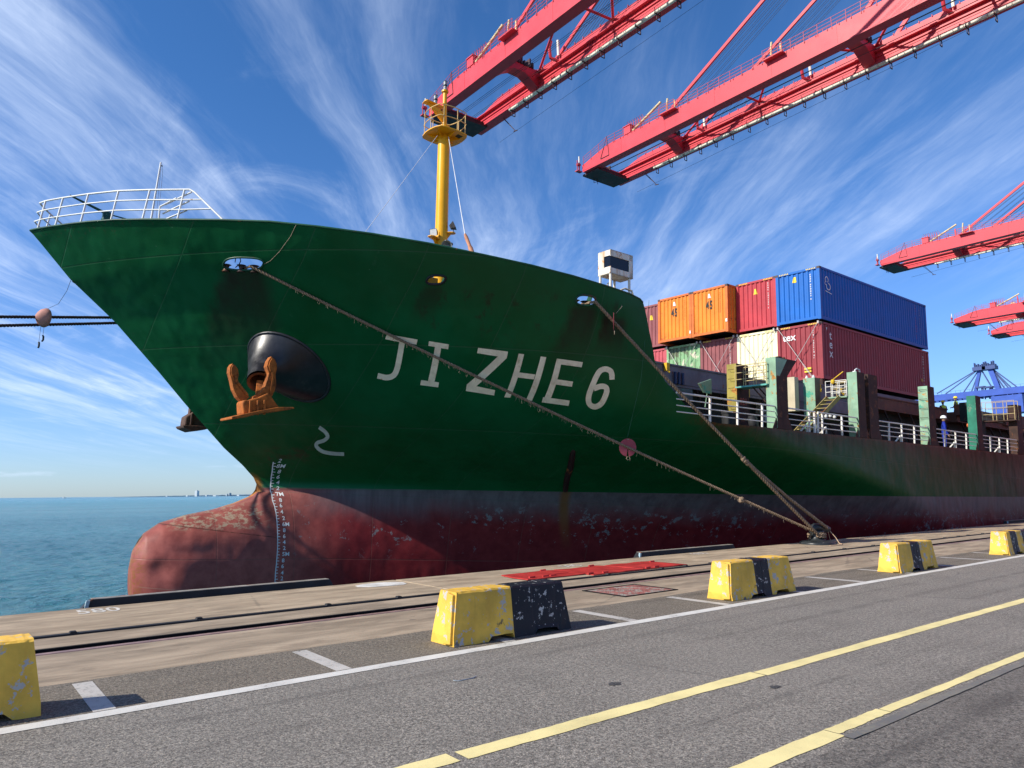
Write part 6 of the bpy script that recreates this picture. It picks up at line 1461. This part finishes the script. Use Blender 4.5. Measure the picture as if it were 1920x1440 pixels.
# ---------------------------------------------------------------- red quay cranes
CR=paint('crane red',(.62,.048,.066),.45,.12,.35,rust=.03,streak=.35,scol=(.44,.05,.06),bmp=.05,bs=4)
CRD=paint('crane red rail',(.45,.05,.07),.5,.1,1,bmp=0)
CW=paint('cable tray white',(.80,.76,.64),.5,.12,.6,bmp=0); CK=paint('crane dark machinery',(.06,.03,.035),.6,.4,1.2,bmp=0); CWR=paint('crane wire rope',(.045,.05,.06),.5,bmp=0); CY=paint('crane cable yellow',(.62,.50,.28),.6,.2,2,bmp=0)
FORE=[]
def crane(label,X,YT,ZB,detail=2,sc_=1.0,fine=True):
    """boom lies along y with its tip at YT; X is the left girder's outer face, ZB the underside"""
    s=sc_; root=empty('quay_crane',label,'crane',M=Matrix.Translation((X,YT,ZB))@Matrix.Scale(s,4),group='red quay cranes with lowered booms')
    def P(name,mb,mat=CR,**k): return obj(name,mb,mat,root,fix=True,**k)
    G=6.9; Yq=-(YT-9.6)/s; Yend=Yq-30/s*1.0; Hh=2.15
    def girder(x0,w,step=False):
        mb=MB(); prof=[(0,.0),(0,.85),(-4.6,1.95),(-6.2,Hh),(Yend,Hh),(Yend,-.0-.15),(-5.5,-.15)]
        mb.prism(prof,x0,x0+w,'x'); o=P('girder',mb)
        mb=MB(); mb.box((x0-.12,Yend,-.32),(x0+w+.12,-.2,-.15)); obj('rail_flange',mb,CR,o)
        if step:
            mb=MB(); mb.box((x0-.42,Yend,1.0),(x0-.0,-1.2,1.08)); mb.box((x0-.14,Yend,.42),(x0,-1.2,.50)); obj('side_ledge',mb,CR,o)
        for y in range(8,int(-Yend),8):
            mb=MB(); mb.box((x0-.02,-y-.03,.02),(x0-.0,-y+.03,Hh-.1)); obj('seam_plate',mb,CR,o)
        return o
    g1=girder(0,1.15); g2=girder(G,1.15,True)
    # tip: cross box, platform, machinery
    mb=MB(); mb.box((1.15,-1.5,.1),(G,-.5,1.0)); P('tip_cross_beam',mb,CR)
    mb=MB(); mb.box((.5,-2.9,-.62),(G+.3,.45,-.34)); mb.box((.9,-2.6,-.34),(G,.2,-.1)); P('tip_platform',mb,CK)
    mb=MB(); rr=random.Random(int(X))
    for k in range(16): 
        x=1.5+k*.34; h=rr.uniform(.3,1.3); mb.box((x,-rr.uniform(.6,1.8),-.1),(x+rr.uniform(.1,.3),-.1,h+.2))
    for k in range(4): mb.lathe([(.1,-.12),(.42,-.1),(.42,.1),(.1,.12)],14,Matrix.Translation((2+k*1.2,-.4,.8))@Matrix.Rotation(R(90),4,'Y'))
    mb.box((1.2,-2.6,-.1),(6.8,-.1,.12)); P('sheave_block',mb,CK)
    mb=MB()
    mb.beam((2.2,-.2,-.3),(2.2,-.2,-1.4),.06,.06); mb.beam((3.0,-.2,-.3),(3.0,-.2,-1.4),.06,.06); mb.beam((2.2,-.2,-1.4),(3.0,-.2,-1.0),.06,.06); mb.beam((2.2,-.2,-.8),(3.0,-.2,-.8),.05,.05); P('hanging_ladder',mb,CK)
    mb=MB(); mb.beam((-.35,.3,-.1),(-.35,.3,2.0),.14,.14); mb.beam((-.75,.3,-.1),(-.75,.3,1.6),.10,.10); mb.box((-.9,.1,-.15),(.1,.7,-.02)); mb.box((-.8,.1,.8),(-.2,.5,1.1)); P('tip_signal',mb,CRD)
    mb=MB(); mb.tube([(-.35,.3,1.2),(-.35,.3,2.3)],.10,8); P('tip_lamp',mb,CW)
    # handrails
    def rail(x,ya,yb,zf,hh=1.1,name='handrail',pitch=1.6,r=.024):
        mb=MB(); n=max(1,int(abs(yb-ya)/pitch))
        for k in range(n+1):
            y=ya+(yb-ya)*k/n; z=zf(y); mb.beam((x,y,z-.25),(x,y,z+hh),.05,.05)
        for h in (hh,hh*.62,hh*.3):
            for k in range(n):
                y=ya+(yb-ya)*k/n; y2=ya+(yb-ya)*(k+1)/n; mb.beam((x,y,zf(y)+h),(x,y2,zf(y2)+h),r*1.6,r*1.6)
        return P(name,mb,CRD)
    top=lambda y: (.85+(-y)*1.1/4.6 if y>-4.6 else Hh) 
    rail(-.05,-.3,Yend*.62,top,1.15); rail(1.2,-.3,Yend*.62,top,1.1)
    if fine: rail(G+1.1,-4.0,-13.,lambda y:Hh,1.1); 
    mb=MB(); mb.beam((-.06,-3.9,.4),(-.06,-5.6,.4),.05,.08); mb.beam((-.06,-3.9,.4),(-.06,-5.3,3.4),.05,.05); mb.beam((-.06,-5.6,.4),(-.06,-5.3,3.4),.05,.05); P('ladder_frame',mb,CK)
    # cabin-like stack and cable loops on the left girder
    mb=MB(); mb.box((-.1,-9.9,Hh),(.9,-8.7,Hh+1.15)); mb.box((-.2,-10.0,Hh+1.1),(1.0,-8.6,Hh+1.2)); P('junction_box',mb)
    mb=MB()
    for k in range(7):
        y=-8.6-k*.45; mb.tube([(.5,y,Hh),(.5,y-.1,Hh+1.7),(.5,y-.35,Hh+2.1),(.5,y-.6,Hh+1.6),(.5,y-.7,Hh)],.035,5)
    P('handrail',mb,CRD)
    # cross beams and plan bracing
    ycr=(-12.8,-40.,-62.); 
    for y in ycr:
        if y<Yend: continue
        mb=MB(); mb.prism([(1.15,Hh-.2),(G,Hh-.2),(G,-.3),(G-1.4,.6),(G-2.2,1.0),(3.2,1.0),(2.4,.6),(1.15,-.3)],y-.9,y+.5,'y'); P('cross_beam',mb)
        mb=MB(); rr=random.Random(3)
        for k in range(9): mb.box((2.4+k*.42,y-1.1,Hh-.3),(2.6+k*.42,y+.4,Hh+rr.uniform(.2,.9)))
        mb.lathe([(.12,-.16),(.62,-.14),(.62,.14),(.12,.16)],18,Matrix.Translation((3.6,y+.1,Hh+.55))@Matrix.Rotation(R(90),4,'Y')); P('machinery',mb,CK)
        mb=MB(); mb.lathe([(.25,-.03),(.6,-.02),(.6,.02),(.25,.03)],18,Matrix.Translation((3.38,y+.1,Hh+.55))@Matrix.Rotation(R(90),4,'Y')); P('cable_drum',mb,CY)
        rail(2.2,y-.9,y+.6,lambda q:Hh,1.0,pitch=.7)
        mb=MB(); mb.beam((3.9,y-.9,Hh),(3.9,y-.9,Hh+2.6),.22,.22); P('post',mb)
    def br(a,b,r=.15): 
        mb=MB(); mb.tube([a,b],r,10); P('brace',mb)
    z=1.9
    segs=[(-13.6,G+.1,-24.5,1.0),(-25.2,1.0,-25.9,G+.1),(-31.3,1.0,-25.9,G+.1),(-36.2,1.0,-39.6,G+.1),(-41.,G+.1,-46.5,1.0),(-52,1.0,-52.5,G)]
    for ya,xa,yb,xb in segs:
        if yb>Yend: br((xa,ya,z),(xb,yb,z))
    # goose-neck supports between the girders
    for y in (-17.3,-33.,-49.):
        if y<Yend: continue
        mb=MB(); mb.tube([(G-.1,y,1.4),(G-.9,y+.4,1.7),(G-1.1,y+.4,2.9),(G-1.0,y+.2,3.7)],.20,8); P('rope_support',mb)
        mb=MB(); mb.tube([(G-.25,y-.25,1.9),(G-.3,y-.25,3.8)],.17,8); P('rope_guide',mb,CW)
        mb=MB(); mb.box((-.75,y+1.6,Hh-.25),(.0,y-.9,Hh-.12)); P('side_platform',mb,CR)
        mb=MB(); mb.tube([(.3,y+1.1,Hh),(.25,y+1.0,Hh+1.4),(.3,y+.9,Hh+2.2)],.13,8); mb.tube([(.5,y-.1,Hh),(.5,y-.1,Hh+1.6)],.13,8); P('cable_bundle',mb,CY)
        rail(-.72,y+1.6,y-.9,lambda q:Hh-.1,1.1,pitch=.9)
    # forestays up to the apex
    apex=Vector((0,Yq-2.0,29.5/s))
    for x in (.55,G+.6):
        for y,k in ((-15.8,0),(-43.,2)):
            if y<Yend: continue
            a=Vector((x,y,Hh+.1)); bpt=Vector((x,Yq-2.0,29.5/s-.8*k)); mb=MB(); mb.beam(a,bpt,.24,.42); o=P('forestay',mb)
        
    if True:
        a=Vector((.15,-10.2,Hh+.15)); bpt=Vector((.35,-15.2,Hh+2.3)); mb=MB(); mb.tube([a,a.lerp(bpt,.5)+Vector((0,0,-.05)),bpt],.16,8)
        for k in range(22): q=a.lerp(bpt,(k+.5)/22); mb.lathe([(.19,-.05),(.19,.05)],8,Matrix.Translation(q)@(bpt-a).to_track_quat('Z','Y').to_matrix().to_4x4())
        P('cable_bundle',mb,CY)
    # hoist ropes
    mb=MB()
    for k in range(8): mb.tube([(1.5+k*.62,-1.0,.5+.35*(k%3)),(1.5+k*.62,Yend,.5+.35*(k%3))],.032,4,cap=False)
    for x in (.45,.75,G+.5,G+.8):
        for k in range(4): mb.tube([(x,-17.5-1.8*k,Hh+.6),(x,Yq-1.0,27/s-k*.4)],.03,4,cap=False)
    mb.tube([(G+3,-2,-1.5),(G+2.,Yend,2)],.02,4,cap=False)
    P('wire_ropes',mb,CWR,kind='stuff')
    # festoon trough with hangers along the right girder
    mb=MB(); y=-8.2; segl=2.2
    while y>Yend+3:
        mb.tube([(G-.12,y,-.66),(G-.12,y-segl*.97,-.66)],.20,8); y-=segl
    P('cable_trough',mb,CW)
    y=-8.6; me=None
    while y>Yend+3:
        if me is None:
            b=MB(); b.beam((-.35,0,-.28),(.5,0,-.28),.09,.09); b.beam((.5,0,.3),(.5,0,-.95),.08,.08); b.beam((.0,0,-.25),(.0,0,-.95),.07,.07); b.beam((.0,0,-.95),(.5,0,-.95),.07,.07); b.beam((-.3,0,.35),(-.3,0,-.3),.05,.05); me=b.mesh('trough_hanger',CK)
        link('trough_hanger',me,root,loc=(G-.12,y,-.62)); y-=2.6
    mb=MB(); mb.beam((G+.8,-5.6,-.2),(G+1.6,-7.1,-2.4),.07,.07); mb.beam((G+1.4,-5.2,-.2),(G+1.6,-7.1,-2.4),.07,.07); mb.beam((G+1.6,-6.8,-2.4),(G+1.6,-7.5,-2.5),.1,.1); P('rope_guide',mb,CK)
    mb=MB(); y=-6.6
    while y>Yend: mb.box((G-.10,y-.04,Hh-.05),(G+.02,y+.04,Hh+.16)); mb.box((-.08,y-.04,Hh-.2),(.0,y+.04,Hh+.02)); y-=1.35
    P('rail_stub',mb,CRD,kind='stuff')
    # gantry: legs, sills, apex frame, back girder (outside the photo)
    zg=-ZB/s
    for x in (-.8,15.2):
        for y in (Yq,Yq-30/s):
            mb=MB(); mb.beam((x,y,zg+1.5),(x,y,.0),1.3,1.5); P('gantry_leg',mb)
            mb=MB(); mb.box((x-2.5,y-.5,zg+.1),(x+2.5,y+.5,zg+1.5)); P('bogie',mb,CK)
        mb=MB(); mb.beam((x,Yq,-18/s),(x,Yq-30/s,-18/s),1.1,1.6); mb.beam((x,Yq,-.3),(x,Yq-30/s,-.3),1.1,1.4); P('portal_beam',mb)
        mb=MB(); mb.beam((x,Yq,0),(3.9 if x>0 else 3.0,Yq-2,29.5/s),.9,.9); mb.beam((x,Yq-30/s,0),(3.5,Yq-3,29/s),.6,.6); P('apex_leg',mb)
    for y in (Yq,Yq-30/s):
        mb=MB(); mb.beam((-.8,y,-.4),(15.2,y,-.4),1.2,1.4); mb.beam((-.8,y,zg+4),(15.2,y,zg+4),1.2,1.4); P('portal_beam',mb)
    mb=MB(); mb.beam((-.3,Yq-2,29.5/s),(8.3,Yq-2,29.5/s),1.2,1.2); P('apex_beam',mb)
    return root
crane('red quay crane whose boom tip ends behind the yellow foremast, nearest of the row',46.2,75,49.8)
crane('red quay crane with its whole boom tip open in the sky right of the foremast',73.4,75,49.8)
crane('third red quay crane, its boom tip above the end of the blue container',155.7,69,49.3)
crane('small looking red crane boom low at the right edge, upper of the last two',209,75,45.2)
crane('farthest red crane boom at the right edge, below and behind the fourth',241,77,46.6)

# ---------------------------------------------------------------- blue crane far off to the right
CB=paint('crane blue',(.035,.085,.36),.5,.1,.3,bmp=0); CBD=paint('crane stay blue',(.045,.075,.20),.5,.1,.3,bmp=0)
bc=empty('ship_to_shore_crane','distant blue crane with a fan of stays behind the aft deck','crane',loc=(450,150,0))
def BP(name,mb,mat=CB): return obj(name,mb,mat,bc)
def at(px,py,X=450.):
    d=Vector((px-960.,py-720.,1365.)); M=camo.matrix_world.to_3x3(); w=M@Vector((d.x,-d.y,-d.z)); t=X/w.x
    return Vector((X,w.y*t,1.65+w.z*t))-Vector((450,150,0))
zb0=53.0
yA=(at(1750,750)).y+8; yB=at(1920,736).y-60
mb=MB(); mb.box((-4,yB,zb0-1.8),(-2.2,yA,zb0+1.6)); mb.box((4,yB,zb0-1.8),(5.8,yA,zb0+1.6)); BP('boom_girder',mb)
mb=MB(); y=yB
while y<yA: mb.box((-4.3,y,zb0+1.6),(-4.2,y+.12,zb0+2.8)); mb.box((-2.2,y,zb0-1),(4,y+.5,zb0-.2)); y+=2.4
mb.box((-4.3,yB,zb0+2.7),(-4.2,yA,zb0+2.8)); BP('walkway_rail',mb,CBD)
ap=at(1838,690); ap2=at(1856,688)
for i,a in enumerate((ap,ap2)):
    mb=MB(); mb.box((a.x-2.5,a.y-3.2,a.z-1.5),(a.x+2.5,a.y+3.2,a.z+.5)); 
    rr=random.Random(i)
    for k in range(7): mb.box((a.x-1,a.y-3+k*.9,a.z),(a.x+1,a.y-2.6+k*.9,a.z+rr.uniform(1.,3.6)))
    BP('apex_head',mb,CBD)
def leg(p,q,w,mat=CB): 
    mb=MB(); mb.beam(p,q,w,w); BP('frame_leg',mb,mat)
leg(ap,at(1828,742),1.5); leg(ap2,at(1880,748),2.4); leg(at(1881,744),at(1883,800),4.0); leg(at(1870,738),at(1884,760),2.0)
for (x,y) in ((1757,738),(1766,744),(1801,744),(1818,744)): 
    mb=MB(); mb.beam(ap,at(x,y),.5,.5); BP('stay',mb,CBD)
for (x,y) in ((1875,752),(1921,736),(1904,742),(1897,748),(1930,760)):
    mb=MB(); mb.beam(ap2 if x>1880 else ap,at(x,y),.6,.6); BP('stay',mb,CBD)
mb=MB(); mb.box((-6,at(1900,750).y-6,at(1900,775).z),(6,at(1898,750).y+8,at(1900,742).z)); BP('machinery_house',mb)
for x in (1842,1857): 
    a=at(x,748); b=at(x,727); mb=MB(); mb.beam(a,b,1.0,1.0); mb.beam(a+Vector((0,2.4,0)),b+Vector((0,2.4,0)),.5,.5); mb.box((b.x-1.5,b.y-1.5,b.z),(b.x+1.5,b.y+3.0,b.z+.8)); BP('light_tower',mb,CBD)
leg(at(1829,758),at(1829,800),1.6)
for y0 in (yB+8,yA-2): leg(Vector((0,at(1883,800).y,zb0-20)),Vector((0,at(1883,800).y,0)),4.0) if y0==yB+8 else None
